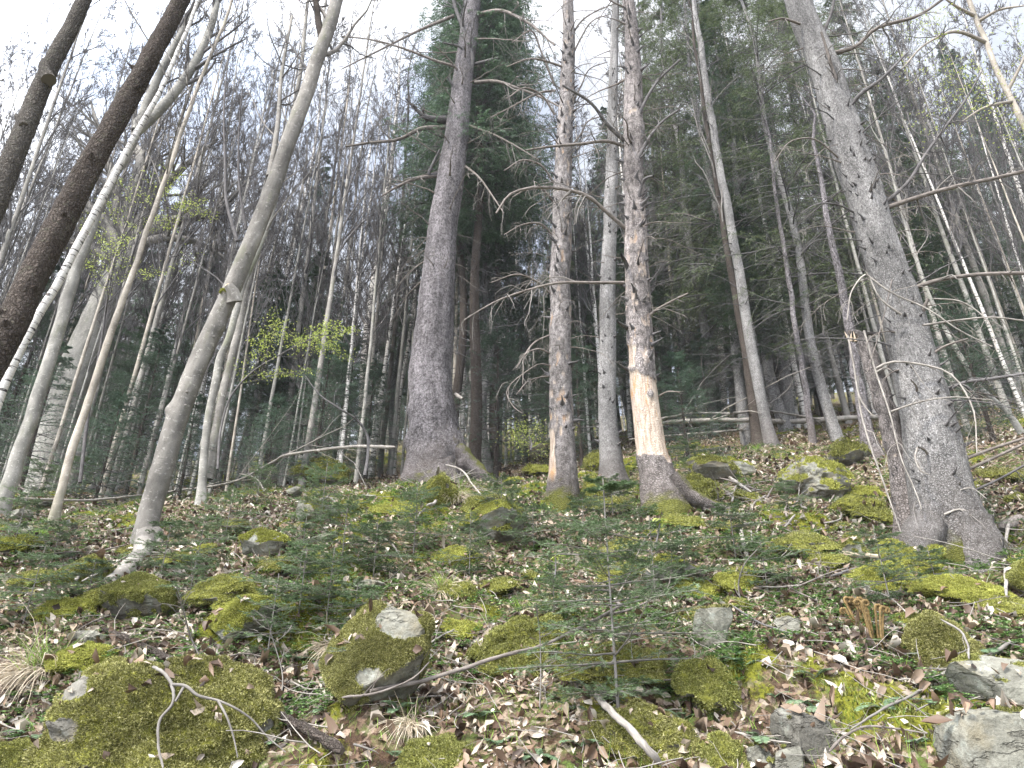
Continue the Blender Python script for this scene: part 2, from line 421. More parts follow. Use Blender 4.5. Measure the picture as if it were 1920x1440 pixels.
def birch_bark(name):
    m = NT(name); bc = m.n('Attribute', _attribute_name='bc').outputs['Vector']
    big = m.noise(bc, 6, 4, 0.6)
    c = m.ramp(m.noise(m.mapping(bc, (1, 1, 4)), 22, 4, .6), [(0.3, (0.32, 0.30, 0.27)), (0.6, (0.54, 0.515, 0.475))])
    band = m.noise(m.mapping(bc, (0.55, 0.55, 2.6)), 7.5, 5, 0.62)
    c = m.mix(m.ramp(band, [(0.545, 0.0), (0.58, 1.0)]), c, (0.035, 0.03, 0.028))
    lent = m.noise(m.mapping(bc, (1, 1, 9)), 18, 2, 0.5)
    c = m.mix(m.ramp(lent, [(0.66, 0.0), (0.7, 0.8)]), c, (0.07, 0.06, 0.05))
    c = m.mix(m.ramp(big, [(0.55, 0.0), (0.75, 0.5)]), c, (0.34, 0.27, 0.22))
    c = hue(m, c, 0.3)
    return m.done(c, 0.7, m.bump(m.math('SUBTRACT', big, band), 0.5, 0.008), 0.3)

def island_mat(name, stops, rough=0.8, trans=0.0, spec=0.2, noise_scale=None, obj=0.0, sky_=None):
    m = NT(name); g = m.n('NewGeometry')
    c = m.ramp(g.outputs['Random Per Island'], stops)
    if noise_scale:
        tc_ = m.n('TexCoord').outputs['Object']
        k = m.ramp(m.noise(tc_, noise_scale, 3, .6), [(0.3, 0.55), (0.7, 1.3)])
        c = m.mix(1.0, c, k, 'MULTIPLY')
    if obj: c = hue(m, c, obj)
    return m.done(c, rough, None, spec, trans)

M = {}
M['spruce_grey'] = spruce_bark('spruce bark grey', (0.18, 0.17, 0.16), (0.50, 0.48, 0.46), (0.36, 0.345, 0.33), 80, moss=1, mids=62, blot=.9)
M['spruce_violet'] = spruce_bark('spruce bark violet brown', (0.090, 0.078, 0.076), (0.285, 0.262, 0.265), (0.29, 0.265, 0.272), 34, moss=1, lich=0.2, mids=26, blot=1.1)
M['spruce_pink'] = spruce_bark('spruce bark pinkish', (0.17, 0.15, 0.14), (0.46, 0.42, 0.40), (0.47, 0.43, 0.41), 64, moss=1, peel=True, lich=0.3)
M['spruce_brown'] = spruce_bark('dead spruce bark brown', (0.13, 0.112, 0.103), (0.41, 0.37, 0.35), (0.41, 0.36, 0.335), 58, moss=1, peel=True, lich=0.1)
M['beech'] = smooth_bark('smooth grey bark', (0.125, 0.115, 0.100), (0.262, 0.243, 0.215), (0.38, 0.36, 0.32))
M['ash'] = smooth_bark('pale smooth bark', (0.155, 0.148, 0.130), (0.31, 0.295, 0.262), (0.42, 0.405, 0.36))
M['tan'] = smooth_bark('tan bark', (0.19, 0.165, 0.135), (0.37, 0.33, 0.275), (0.45, 0.41, 0.35))
M['dark'] = rough_bark('dark furrowed bark', (0.045, 0.036, 0.030), (0.16, 0.132, 0.112), (0.15, 0.15, 0.105))
M['darkgrey'] = rough_bark('dark grey furrowed bark', (0.06, 0.052, 0.045), (0.20, 0.18, 0.155), (0.19, 0.19, 0.14))
M['birch'] = birch_bark('birch bark')
def wood(name, a, b, s=30):
    m = NT(name); bc = m.n('Attribute', _attribute_name='bc').outputs['Vector']
    n_ = m.noise(m.mapping(bc, (1, 1, 0.25)), s * 2, 4, .6)
    c = hue(m, m.ramp(m.math('ADD', m.math('MULTIPLY', n_, .6), m.math('MULTIPLY', m.noise(bc, 5, 3), .4)), [(0.36, a), (0.64, b)]), 0.3)
    return m.done(c, 0.9, m.bump(n_, 0.5, 0.004), 0.15)
M['deadwood'] = wood('dead branch wood', (0.07, 0.058, 0.05), (0.24, 0.21, 0.185))
M['paletwig'] = wood('bleached twig wood', (0.13, 0.115, 0.10), (0.36, 0.33, 0.29))
M['darktwig'] = wood('dark twig wood', (0.05, 0.046, 0.045), (0.15, 0.14, 0.135))
M['greytwig'] = wood('grey twig wood', (0.10, 0.09, 0.08), (0.26, 0.24, 0.215))
M['splinter'] = wood('broken pale wood', (0.33, 0.25, 0.17), (0.60, 0.50, 0.38), 12)
M['fir'] = island_mat('fir needles', [(0, (0.034, 0.062, 0.034)), (0.6, (0.062, 0.108, 0.056)), (1, (0.11, 0.165, 0.088))], 0.45, 0.3, 0.4, obj=0.5)
M['fir_blue'] = island_mat('blue green fir needles', [(0, (0.038, 0.072, 0.045)), (0.6, (0.075, 0.125, 0.080)), (1, (0.15, 0.205, 0.14))], 0.4, 0.3, 0.45, obj=0.4)
M['fir_warm'] = island_mat('warm green spruce needles', [(0, (0.055, 0.080, 0.034)), (0.6, (0.105, 0.140, 0.058)), (1, (0.19, 0.225, 0.10))], 0.45, 0.3, 0.35, obj=0.4)
M['sapling'] = island_mat('young fir needles', [(0, (0.060, 0.105, 0.045)), (0.6, (0.12, 0.185, 0.080)), (1, (0.24, 0.31, 0.17))], 0.4, 0.3, 0.45, obj=0.4)
M['spring'] = island_mat('spring leaves', [(0, (0.20, 0.26, 0.05)), (0.5, (0.34, 0.40, 0.09)), (1, (0.50, 0.54, 0.19))], 0.5, 0.35, 0.3)
M['herb'] = island_mat('herb leaves', [(0, (0.035, 0.085, 0.02)), (0.5, (0.09, 0.17, 0.045)), (0.85, (0.16, 0.26, 0.07)), (1, (0.26, 0.34, 0.16))], 0.5, 0.25, 0.35)
M['fern'] = island_mat('fern leaf', [(0, (0.07, 0.12, 0.06)), (1, (0.19, 0.27, 0.15))], 0.45, 0.2, 0.4)
M['grass'] = island_mat('green grass', [(0, (0.07, 0.14, 0.02)), (1, (0.28, 0.40, 0.07))], 0.5, 0.25, 0.3)
M['straw'] = island_mat('dry grass', [(0, (0.26, 0.21, 0.14)), (1, (0.62, 0.54, 0.42))], 0.7, 0.1, 0.2)
M['fiddle'] = island_mat('golden fern crozier', [(0, (0.07, 0.045, 0.020)), (0.6, (0.17, 0.115, 0.050)), (1, (0.32, 0.24, 0.13))], 0.8, 0.0, 0.1, noise_scale=60)
M['moss'] = island_mat('moss shoots', [(0, (0.060, 0.064, 0.016)), (0.4, (0.19, 0.20, 0.055)), (0.85, (0.37, 0.375, 0.12)), (1, (0.54, 0.50, 0.23))], 0.8, 0.15, 0.1, noise_scale=2.6)
M['moss_bright'] = island_mat('bright moss shoots', [(0, (0.13, 0.14, 0.022)), (0.5, (0.32, 0.335, 0.075)), (0.9, (0.49, 0.49, 0.14)), (1, (0.62, 0.58, 0.20))], 0.8, 0.2, 0.1, noise_scale=3.5)
M['moss_dark'] = island_mat('brown green moss shoots', [(0, (0.050, 0.050, 0.016)), (0.35, (0.18, 0.178, 0.056)), (0.8, (0.36, 0.35, 0.125)), (1, (0.56, 0.52, 0.27))], 0.8, 0.1, 0.1, noise_scale=2.0)
M['leaf'] = island_mat('fallen leaves', [(0, (0.030, 0.020, 0.014)), (0.24, (0.09, 0.055, 0.035)), (0.46, (0.19, 0.125, 0.080)), (0.64, (0.28, 0.215, 0.155)), (0.86, (0.39, 0.335, 0.265)), (1, (0.54, 0.49, 0.42))], 0.55, 0.12, 0.35, noise_scale=1.1)

def rock_mat(name, a, b, mossy, lichen=0.3, mscale=2.2):
    m = NT(name); oc = m.n('TexCoord').outputs['Object']; g = m.n('NewGeometry')
    n1 = m.noise(oc, 3.5, 6, .62); n2 = m.noise(oc, 45, 4, .7)
    c = m.ramp(m.math('ADD', m.math('MULTIPLY', n1, .6), m.math('MULTIPLY', n2, .4)), [(0.34, a), (0.66, b)])
    c = m.mix(m.ramp(m.noise(oc, 8, 6, .75), [(0.55, 0.0), (0.62, lichen)]), c, (0.36, 0.39, 0.34))
    c = m.mix(m.ramp(m.noise(oc, 5, 4, .6), [(0.50, 0.0), (0.66, 0.65)]), c, (0.16, 0.135, 0.085))
    c = m.mix(m.ramp(m.noise(oc, 22, 5, .75), [(0.56, 0.0), (0.62, 0.5)]), c, (0.055, 0.052, 0.042))
    cr_ = m.ramp(m.noise(m.mapping(oc, (1, 1, 2.6)), 2.1, 6, .6), [(0.485, 0.0), (0.5, 1.0), (0.515, 0.0)])
    c = m.mix(m.math('MULTIPLY', cr_, 0.35), c, (0.06, 0.055, 0.045))
    mk = m.n('Attribute', _attribute_name='moss').outputs['Fac']
    mc = m.ramp(n2, [(0.3, (0.06, 0.062, 0.012)), (0.65, (0.18, 0.18, 0.03))])
    c = m.mix(m.ramp(mk, [(0.35, 0.0), (0.55, 1.0)]), c, mc)
    h = m.math('SUBTRACT', m.math('ADD', m.math('MULTIPLY', n1, 1.2), m.math('MULTIPLY', n2, .6)), m.math('MULTIPLY', cr_, .6))
    return m.done(c, 0.9, m.bump(h, 0.8, 0.02), 0.2)
M['rock'] = rock_mat('grey sandstone', (0.085, 0.082, 0.066), (0.25, 0.243, 0.20), 0)
M['rock_dark'] = rock_mat('dark sandstone', (0.06, 0.056, 0.046), (0.17, 0.16, 0.135), 0)

def ground_mat():
    m = NT('forest floor'); oc = m.n('TexCoord').outputs['Object']
    mk = m.n('Attribute', _attribute_name='moss').outputs['Fac']
    cell = m.n('SeparateColor'); m.set(cell, 'i0', m.voro(m.mix(0.05, oc, m.n('TexNoise', Scale=11.0, Vector=oc).outputs['Color'], 'ADD'), 26.0, out='Color'))
    fine = m.noise(oc, 40, 4, .7)
    c = m.ramp(cell.outputs[0], [(0, (0.028, 0.018, 0.012)), (0.4, (0.085, 0.052, 0.034)), (0.7, (0.22, 0.15, 0.105)), (1, (0.40, 0.32, 0.26))])
    c = m.mix(m.ramp(fine, [(0.35, 0.65), (0.6, 0.0)]), c, (0.02, 0.015, 0.010))
    gn = m.ramp(m.noise(oc, 2.4, 5, .65), [(0.40, 0.0), (0.55, 0.85)])
    c = m.mix(m.math('MULTIPLY', gn, m.ramp(m.noise(oc, 26, 3, .6), [(0.42, 0.0), (0.6, 1.0)])), c, (0.09, 0.13, 0.03))
    mc = m.ramp(fine, [(0.3, (0.045, 0.050, 0.008)), (0.7, (0.19, 0.19, 0.025))])
    c = m.mix(m.ramp(m.math('ADD', mk, m.math('MULTIPLY', m.math('SUBTRACT', fine, .5), .8)), [(0.35, 0.0), (0.6, 1.0)]), c, mc)
    h = m.math('ADD', m.math('MULTIPLY', cell.outputs[1], .8), fine)
    return m.done(c, 0.95, m.bump(h, 1.0, 0.03), 0.1)
M['ground'] = ground_mat()
# ------------------------------------------------------------------ the ground: one sheet to the horizon
def build_ground():
    ys = np.concatenate([-np.linspace(40, 1.2, 40) , np.linspace(-1.0, 1.5, 20), np.exp(np.linspace(math.log(1.56), math.log(16), 560)), np.exp(np.linspace(math.log(16.3), math.log(420), 150))])
    us = np.concatenate([-np.geomspace(1, 0.5, 12)[:-1] * 2.4, np.linspace(-1, 1, 440) * 1.15, np.geomspace(0.5, 1, 12)[1:] * 2.4])
    us = np.sort(us)
    Yg, Ug = np.meshgrid(ys, us, indexing='ij')
    Xg = Ug * (2.2 + 0.86 * np.abs(Yg))
    Z = gh(Xg, Yg)
    V = np.stack([Xg, Yg, Z], -1)
    idx = np.arange(Xg.size).reshape(Xg.shape)
    q = np.stack([idx[:-1, :-1], idx[:-1, 1:], idx[1:, 1:], idx[1:, :-1]], -1).reshape(-1, 4)
    mb = MB(); mb.add(V.reshape(-1, 3), q, 0, moss=moss_mask(Xg, Yg).ravel())
    g = link('ground', mb.mesh('ground', M['ground'])); tag(g, kind='structure')
    tag(g, 'steep leaf-littered and mossy forest slope rising away from the camera', 'ground')
build_ground()

# ------------------------------------------------------------------ trunks from measured outlines
def pix_of(P):
    d = P - CAM; w = d[:, 1] * cp + d[:, 2] * sp
    return 960 + FPX * d[:, 0] / w, 720 - FPX * (-d[:, 1] * sp + d[:, 2] * cp) / w

class Tree: pass
def trunk(name, label, cat, pix, mat, Y=None, group=None, ext=6.0, k=24, step=0.12, relief=0.05, rf=6.0, flare=0.35, fh=0.22, lobes=4, ph=0.0,
          peel=None, mossh=0.0, seed=1, lean=0.0, bulges=(), bend=0.0, foot=1.0, footh=1.1, ws=1.0):
    rng = rs(seed)
    if Y is None:
        hp = hit(pix[0][0], pix[0][1]); Y = hp[1] + 0.4 * pix[0][2] * axial(hp) / FPX
    pts, rad = [], []
    for (px, py, w) in pix:
        p = at(px, py, Y + lean * 0)
        pts.append(p); rad.append(w * ws * 0.5 * axial(p) / FPX)
    pts = np.array(pts); rad = np.array(rad)
    ax = unit(np.gradient(pts, axis=0)); rad = rad * np.abs(unit(np.cross(ax, pts - CAM))[:, 0])     # widths were read level across the picture
    d0 = unit(pts[0] - pts[1]); below = pts[0] + unit(d0 * np.array([.5, .5, 1])) * (0.4 + 1.6 * rad[0])
    # the top runs on above the picture
    dt = unit(pts[-1] - pts[-2]); e = []
    er = []
    for j in (0.35, 0.7, 1.0):
        e.append(pts[-1] + dt * ext * j + np.array([0.25 * math.sin(seed + j * 5), 0, 0]) * j + np.array([-dt[0] * 0.3, 0, 0]) * ext * j * j); er.append(rad[-1] * (1 - 0.78 * j))
    P = np.concatenate([[below], pts, e]); R = np.concatenate([[rad[0] * 1.08], rad, er])
    if lean:
        P[:, 1] += lean * (P[:, 2] - pts[0][2])
    L = np.linalg.norm(np.diff(P, axis=0), axis=1).sum()
    n = int(max(12, L / step))
    C, RR = catmull(P, R, n)
    C[:, 0] += 0.012 * np.interp(np.arange(n), np.linspace(0, n - 1, 30), rng.normal(0, 1, 30)) * min(1.0, Y / 10)
    T, N, B = frames(C)
    a = np.arange(k) * 2 * math.pi / k
    Ls = np.concatenate([[0], np.cumsum(np.linalg.norm(np.diff(C, axis=0), axis=1))])
    Rm = RR.mean()
    ca, sa = np.cos(a)[None], np.sin(a)[None]
    hgt = (C[:, 2] - pts[0][2])[:, None]
    q = np.stack([ca * RR[:, None] * rf, sa * RR[:, None] * rf, Ls[:, None] * rf * 0.5 * np.ones((1, k))], -1)
    rr = RR[:, None] * (1 + relief * fbm(q, seed, 3)) + 0.004 * fbm(q * 5, seed + 9, 3)
    fl = flare * np.exp(-np.clip(hgt, -0.04, None) / fh) * (0.35 + 0.65 * np.cos(lobes * a[None] / 2 + ph) ** 2)
    rr = rr * (1 + fl)
    for (bh, ba, bw, bamp) in bulges:     # height, angle, size, amount (metres)
        da = np.abs((a[None] - ba + math.pi) % (2 * math.pi) - math.pi) * RR[:, None]
        rr = rr + bamp * np.exp(-(((hgt - bh) / bw) ** 2 + (da / bw) ** 2))
    V = C[:, None] + (N[:, None] * ca[..., None] + B[:, None] * sa[..., None]) * rr[..., None]
    V = V.reshape(-1, 3)
    idx = np.arange(n * k).reshape(n, k)
    qf = np.stack([idx[:-1], np.roll(idx, -1, 1)[:-1], np.roll(idx, -1, 1)[1:], idx[1:]], -1).reshape(-1, 4)
    bc = np.stack([ca * Rm * np.ones((n, 1)), sa * Rm * np.ones((n, 1)), Ls[:, None] * np.ones((1, k))], -1).reshape(-1, 3)
    bc = bc + seed * 3.7
    mo = (mossh * np.exp(-np.clip(hgt, 0, None) / 0.35) * np.ones((1, k))).ravel()
    at_ = dict(bc=bc, moss=mo, foot=(foot * np.exp(-np.clip(hgt, 0, None) / footh) * np.ones((1, k))).ravel())
    if peel is not None:
        px, py = pix_of(V)
        nz = fbm(bc * np.array([9, 9, 5.0]), seed + 3, 4)
        nz2 = fbm(bc * np.array([22, 22, 7.0]), seed + 5, 4)
        # side: -1 left edge, +1 right edge, as seen from the front
        side = ((V - np.repeat(C, k, 0))[:, 0]) / np.repeat(RR, k)
        pk = np.clip(peel(py, side, nz, nz2), 0, 1)
        at_['peel'] = pk
        nrm = unit(V - np.repeat(C, k, 0))
        lip = np.exp(-((pk - .3) / .25) ** 2) * (pk > .02); V = V - nrm * (pk * 0.017 - lip * .006)[:, None]
    root = thing(name, pts[0] * np.array([1, 1, 1]), label, cat, group)
    mb = MB(); mb.add(V, qf, 0, **at_)
    part('trunk', mb, mat, root, pts[0])
    t = Tree(); t.root = root; t.o = pts[0]; t.C = C; t.R = RR; t.Y = Y; t.h = C[:, 2] - pts[0][2]; t.rng = rng
    return t

def branch_part(t, P, R, mats, tw=8, droop=-0.18, sub=3, tln=0.4, name='branch', k=6, wig=0.2, tang=0.9):
    mb = MB(); P = np.asarray(P)[None]; R = np.asarray(R)[None]
    tubes(mb, P, R, k, 0)
    if tw:
        A, AR = grow(P, R, tw, tln, tang, 6, droop, wig, 0.2, 0.97, 0.5, 0.3, t.rng, rmin=0.0013)
        tubes(mb, A, AR, 4, 1)
        if sub:
            B_, BR = grow(A, AR, sub, 0.5, 0.8, 5, droop * 1.3, 0.25, 0.25, 1, 0.6, 0.4, t.rng, rmin=0.0011)
            tubes(mb, B_, BR, 3, 1)
    return part(name, mb, mats, t.root, t.o)

def pbranch(t, pix, w0, w1, dY=-0.3, mats=None, tw=8, droop=-0.18, sub=3, tln=0.35, y0=0.0, wig=0.2):
    """a branch along measured points; it leaves the trunk and comes towards (dY<0) or goes away"""
    n = len(pix); pts = []
    for i, (px, py) in enumerate(pix):
        f = i / (n - 1)
        pts.append(at(px, py, t.Y + y0 + dY * f))
    P, _ = catmull(pts, np.zeros(n), 16 if n > 2 else 6)
    s_ = axial(pts[0]) / FPX
    R = np.linspace(w0, w1, len(P)) * 0.5 * s_
    return branch_part(t, P, R, mats or [M['deadwood'], M['greytwig']], tw, droop, sub, tln, wig=wig)

def rand_branches(t, n, h0, h1, ln=(0.5, 1.6), r=(0.006, 0.016), mats=None, az=None, up=0.15, droop=-0.10, tw=7, sub=3, tdroop=-0.2, tln=0.4, M_=9):
    rng = t.rng
    for i in range(n):
        h = h0 + (h1 - h0) * (i + rng.uniform(0, 1)) / n
        j = int(np.clip(np.searchsorted(t.h, h), 1, len(t.C) - 2))
        a = rng.uniform(0, 2 * math.pi) if az is None else rng.normal(az[i % len(az)], 0.5)
        d = np.array([math.cos(a), math.sin(a), up + rng.normal(0, .2)]); L = rng.uniform(*ln)
        p = t.C[j] + unit(d * np.array([1, 1, 0])) * t.R[j] * 0.85
        pts = [p]
        for q in range(M_ - 1):
            d = unit(d + np.array([0, 0, droop]) + rng.normal(0, 0.10, 3)); pts.append(pts[-1] + d * L / (M_ - 1))
        R = np.linspace(rng.uniform(*r), 0.002, M_)
        R[0] *= 1.5
        branch_part(t, np.array(pts), R, mats or [M['deadwood'], M['greytwig']], tw, tdroop, sub, tln)

def stubs(t, n, h0, h1, ln=(0.02, 0.10), r=0.009, front=True, mat=None):
    rng = t.rng
    for i in range(n):
        h = rng.uniform(h0, h1)
        j = int(np.clip(np.searchsorted(t.h, h), 1, len(t.C) - 2))
        a = rng.uniform(math.pi * 0.97, 2.03 * math.pi) if front else rng.uniform(0, 2 * math.pi)
        out = np.array([math.cos(a), math.sin(a), 0]); p = t.C[j] + out * t.R[j] * 0.9
        d = unit(out + np.array([0, 0, rng.uniform(0.1, .8)])); L = rng.uniform(*ln)
        rr = r * rng.uniform(0.7, 1.5)
        P = np.stack([p, p + out * t.R[j] * 0.13, p + out * t.R[j] * 0.16 + d * L * .5, p + out * t.R[j] * .16 + d * L + rng.normal(0, .1 * L, 3)])
        mb = MB(); tubes(mb, P, np.array([rr * 2.6, rr * 1.7, rr * .75, rr * .35]), 6, 0, cap=True)
        part('branch_stub', mb, mat or M['darktwig'], t.root, t.o)

def bare_crown(t, h0, K=(14, 6, 5, 4), ln=(0.33, 0.42, 0.42, 0.5), up=0.22, ang=0.55, mats=None, seed=5, cut=1.0, rmin=0.0035):
    """limbs and twigs of a leafless tree, grown off the trunk above h0"""
    rng = rs(seed)
    sel = np.where(t.h > h0)[0]
    if len(sel) < 6: return
    ii = np.linspace(sel[0], sel[-1], 14).astype(int)
    P = t.C[ii][None]; R = t.R[ii][None]
    mb = MB()
    A, AR = grow(P, R, K[0], ln[0], ang, 7, up * .5, 0.13, 0.02, 1, 0.40, 0.25, rng, even=True, rmin=rmin)
    tubes(mb, A, AR, 5, 1)
    B_, BR = grow(A, AR, K[1], ln[1], ang, 5, up * .4, 0.15, 0.2, 1, 0.6, 0.3, rng, rmin=rmin); tubes(mb, B_, BR, 4, 0)
    if len(K) > 2 and K[2]:
        C_, CR = grow(B_, BR, K[2], ln[2], ang, 4, up * .25, 0.18, 0.2, 1, 0.6, 0.4, rng, rmin=rmin * .8); tubes(mb, C_, CR, 3, 0)
        if len(K) > 3 and K[3]:
            D_, DR = grow(C_, CR, K[3], ln[3] * 1.35, ang * .8, 4, up * .2, 0.10, 0.2, 1, 0.6, 0.4, rng, rmin=rmin * .6); tubes(mb, D_, DR, 3, 0)
    part('crown', mb, mats or [M['darktwig'], M['greytwig']], t.root, t.o)

def root_part(t, pix, w0, w1, mat, moss=0.6, y0=0.0, dY=-0.3, lift=0.0, seed=3, taper=1.0, ground=False):
    n = len(pix); pts = [at(px, py, t.Y + y0 + dY * i / (n - 1)) for i, (px, py) in enumerate(pix)]
    if ground:          # lies on the slope beyond its first points
        for i in range(n):
            Yg = hit(*pix[i])[1]; pts[i] = at(pix[i][0], pix[i][1], min(pts[i][1], Yg - .02) if i else pts[i][1])
    P, _ = catmull(pts, np.zeros(n), 26)
    s_ = axial(pts[0]) / FPX
    R = (w0 + (w1 - w0) * np.linspace(0, 1, 26) ** taper) * .5 * s_
    kk = 20; T, N, B = frames(P); a = np.arange(kk) * 2 * math.pi / kk
    ring = N[:, None] * np.cos(a)[None, :, None] + B[:, None] * np.sin(a)[None, :, None]
    q = P[:, None] + ring * R[:, None, None]
    V = q + ring * (R[:, None, None] * 0.35 * fbm(q * 7, seed, 3)[..., None])
    idx = np.arange(26 * kk).reshape(26, kk)
    f = np.stack([idx[:-1], np.roll(idx, -1, 1)[:-1], np.roll(idx, -1, 1)[1:], idx[1:]], -1).reshape(-1, 4)
    up = np.clip(ring[..., 2], 0, 1).ravel()
    mb = MB(); mb.add(V.reshape(-1, 3), f, 0, bc=q.reshape(-1, 3), moss=moss * (0.15 + 0.7 * up), foot=np.full(len(up), .8))
    part('root', mb, mat, t.root, t.o)

# ---- the big spruces and near trees, left to right
PI = math.pi
LD = [M['darkgrey'], M['greytwig']]
tA = trunk('leaning_tree', 'dark knotty trunk leaning in at the top left corner, leftmost of all', 'tree',
           [(-215, 900, 88), (-110, 610, 78), (-6, 372, 68), (48, 240, 60), (92, 128, 54), (140, 40, 46), (168, -25, 42)], M['darkgrey'], Y=4.6, ext=5, k=64, step=0.03, ws=0.78, seed=11, relief=0.10, rf=9)
for pix, a, b in (([(92, 150), (84, 132), (82, 112)], 26, 9), ([(44, 236), (34, 222), (30, 214)], 16, 6)):
    pts = [at(x, y, tA.Y - .06) for x, y in pix]; mb = MB(); s_ = axial(pts[0]) / FPX
    P, _ = catmull(pts, np.zeros(len(pts)), 6); tubes(mb, P, np.array([1, .92, .84, .8, .62, .3]) * a * .5 * s_, 14, 0, cap=True)
    part('branch_stub', mb, M['darkgrey'], tA.root, tA.o)
bare_crown(tA, 8.0, (12, 6, 6, 4), seed=12)
tB = trunk('leaning_tree', 'thick dark rough-barked trunk leaning right across the upper left', 'tree',
           [(-205, 1060, 118), (-110, 850, 106), (0, 655, 94), (72, 500, 88), (140, 365, 80), (205, 245, 70), (270, 130, 62), (345, -10, 50), (380, -80, 44)], M['dark'], Y=4.4, ext=5, k=90, step=0.025, ws=0.75, seed=21, relief=0.12, rf=10)
stubs(tB, 9, 1.2, 4.6, (0.02, 0.05), 0.014, mat=M['dark'])
bare_crown(tB, 7.5, (12, 6, 6, 4), seed=22)

tC = trunk('birch', 'white birch with black bands directly behind the dark rough leaning trunk', 'birch tree',
           [(-40, 960, 36), (0, 745, 32), (60, 615, 32), (130, 490, 30), (180, 395, 28), (235, 290, 24), (300, 170, 18), (350, 60, 14), (372, 0, 12)], M['birch'], Y=8.5, k=40, step=0.06, ws=0.62, seed=31, relief=0.05)
bare_crown(tC, 7.0, (14, 7, 6, 4), seed=32)
tD = trunk('grey_tree', 'pale grey trunk that forks at the upper left, its foot by the left edge', 'tree',
           [(-2, 975, 52), (22, 895, 46), (70, 750, 40), (108, 630, 37), (140, 510, 35), (180, 405, 31), (215, 330, 28), (258, 240, 24)], M['ash'], k=48, step=0.05, ws=0.72, seed=41, ext=0.6, relief=0.06)
for pix, a, b in (([(256, 246), (300, 205), (352, 140), (392, 60), (412, -20)], 20, 12), ([(256, 246), (285, 170), (330, 80), (385, -20)], 17, 10)):
    pts = [at(x, y, tD.Y) for x, y in pix]; P, _ = catmull(pts, np.zeros(len(pts)), 14); s_ = axial(pts[0]) / FPX
    R = np.linspace(a, b, 14) * .5 * s_; mb = MB(); tubes(mb, P, R, 12, 0)
    A, AR = grow(P[None], R[None], 12, .4, .6, 6, .1, .14, .1, 1, .5, .3, tD.rng); tubes(mb, A, AR, 5, 1)
    B_, BR = grow(A, AR, 6, .45, .6, 5, .06, .16, .2, 1, .6, .4, tD.rng, rmin=.004); tubes(mb, B_, BR, 3, 1)
    C_, CR = grow(B_, BR, 5, .45, .6, 4, .04, .18, .2, 1, .6, .4, tD.rng, rmin=.003); tubes(mb, C_, CR, 3, 1)
    part('limb', mb, [M['ash'], M['darktwig']], tD.root, tD.o)
tE = trunk('slender_tree', 'slender tan-grey trunk just right of the forked pale tree at left', 'tree',
           [(98, 985, 34), (112, 925, 27), (150, 800, 25), (178, 715, 23), (205, 635, 22), (232, 560, 20), (258, 480, 18), (290, 395, 16), (318, 315, 14), (345, 235, 13), (385, 130, 11), (425, 30, 9), (440, -20, 8)], M['tan'], k=36, step=0.05, ws=0.68, seed=51, ext=4)
bare_crown(tE, 5.0, (14, 7, 6, 4), seed=52, ln=(.22, .4, .4, .5))

tF = trunk('leaning_grey_tree', 'stout smooth grey trunk leaning right, with a mossy stub halfway up', 'tree',
           [(266, 1032, 66), (275, 985, 58), (300, 890, 58), (330, 790, 57), (368, 690, 55), (405, 610, 52), (440, 530, 50), (470, 460, 46), (498, 385, 44), (530, 295, 42), (560, 215, 40), (590, 130, 38), (618, 45, 34), (632, -5, 32), (650, -60, 30)],
           M['beech'], k=110, step=0.022, ws=0.77, seed=61, ext=4.5, relief=0.05, rf=7, flare=0.25, bulges=[(1.75, 1.7, 0.08, 0.05), (3.0, 4.5, 0.09, 0.03), (.9, 3.0, .1, .02)], mossh=0.3)
root_part(tF, [(276, 1000), (266, 1035), (245, 1062), (222, 1082), (200, 1100)], 36, 24, M['beech'], 0.1, dY=-1.3, seed=4, ground=True)
root_part(tF, [(285, 1000), (296, 1035), (312, 1062)], 34, 12, M['beech'], 0.6, dY=-0.15, seed=5)
pts = [at(440, 566, tF.Y - .05), at(436, 546, tF.Y - .12), at(428, 535, tF.Y - .16)]; mb = MB(); s_ = axial(pts[0]) / FPX
tubes(mb, np.array(pts), np.array([20, 15, 11]) * .5 * s_ * 1.5, 14, 0); A = MB()
part('branch_stub', mb, M['beech'], tF.root, tF.o)
mb = MB(); tubes(mb, np.array([pts[2] + [0, 0, -.01], pts[2] + [-.012, -.012, .012]]), np.array([.044, .030]), 12, 0, cap=True)
part('broken_end', mb, M['splinter'], tF.root, tF.o)
def blades(mb, S, Nn, ln, w, rng, per=1, lean=0.6, mat=0, curl=0.3):
    """little upright blades: S (n,3) feet, Nn (n,3) normals"""
    S = np.repeat(S, per, 0); Nn = np.repeat(Nn, per, 0); n = len(S)
    if n == 0: return
    r = rng.normal(0, 1, (n, 3)); D = unit(Nn + r * lean * 0.6)
    side = unit(np.cross(D, rng.normal(0, 1, (n, 3)))) * (w * 0.5 * rng.uniform(.6, 1.3, (n, 1)))
    l = ln * rng.uniform(0.5, 1.3, (n, 1)); out = unit(np.cross(D, side)) * l * curl * rng.uniform(-1, 1, (n, 1))
    V = np.stack([S - side, S + side, S + D * l * .6 + out * .4 + side * .8, S + D * l * .9 + out], 1)
    b = np.arange(n)[:, None] * 4
    mb.add(V.reshape(-1, 3), np.concatenate([b + 0, b + 1, b + 2, b + 3], 1), mat)
def moss_on(parent, origin, cen, rad, n, seed, mat='moss_bright', ln=0.02, name='moss'):
    rng = rs(seed); D = unit(rng.normal(0, 1, (n, 3))); D[:, 2] = np.abs(D[:, 2])
    D = unit(D); S = np.asarray(cen) + D * np.asarray(rad) * (1 + .25 * fbm(D * 3, seed, 2)[:, None])
    mb = MB(); blades(mb, S, D, ln, ln * .3, rng, 2)
    part(name, mb, M[mat], parent, origin)
moss_on(tF.root, tF.o, at(420, 550, tF.Y - .12), (.05, .05, .055), 900, 3, ln=.02)
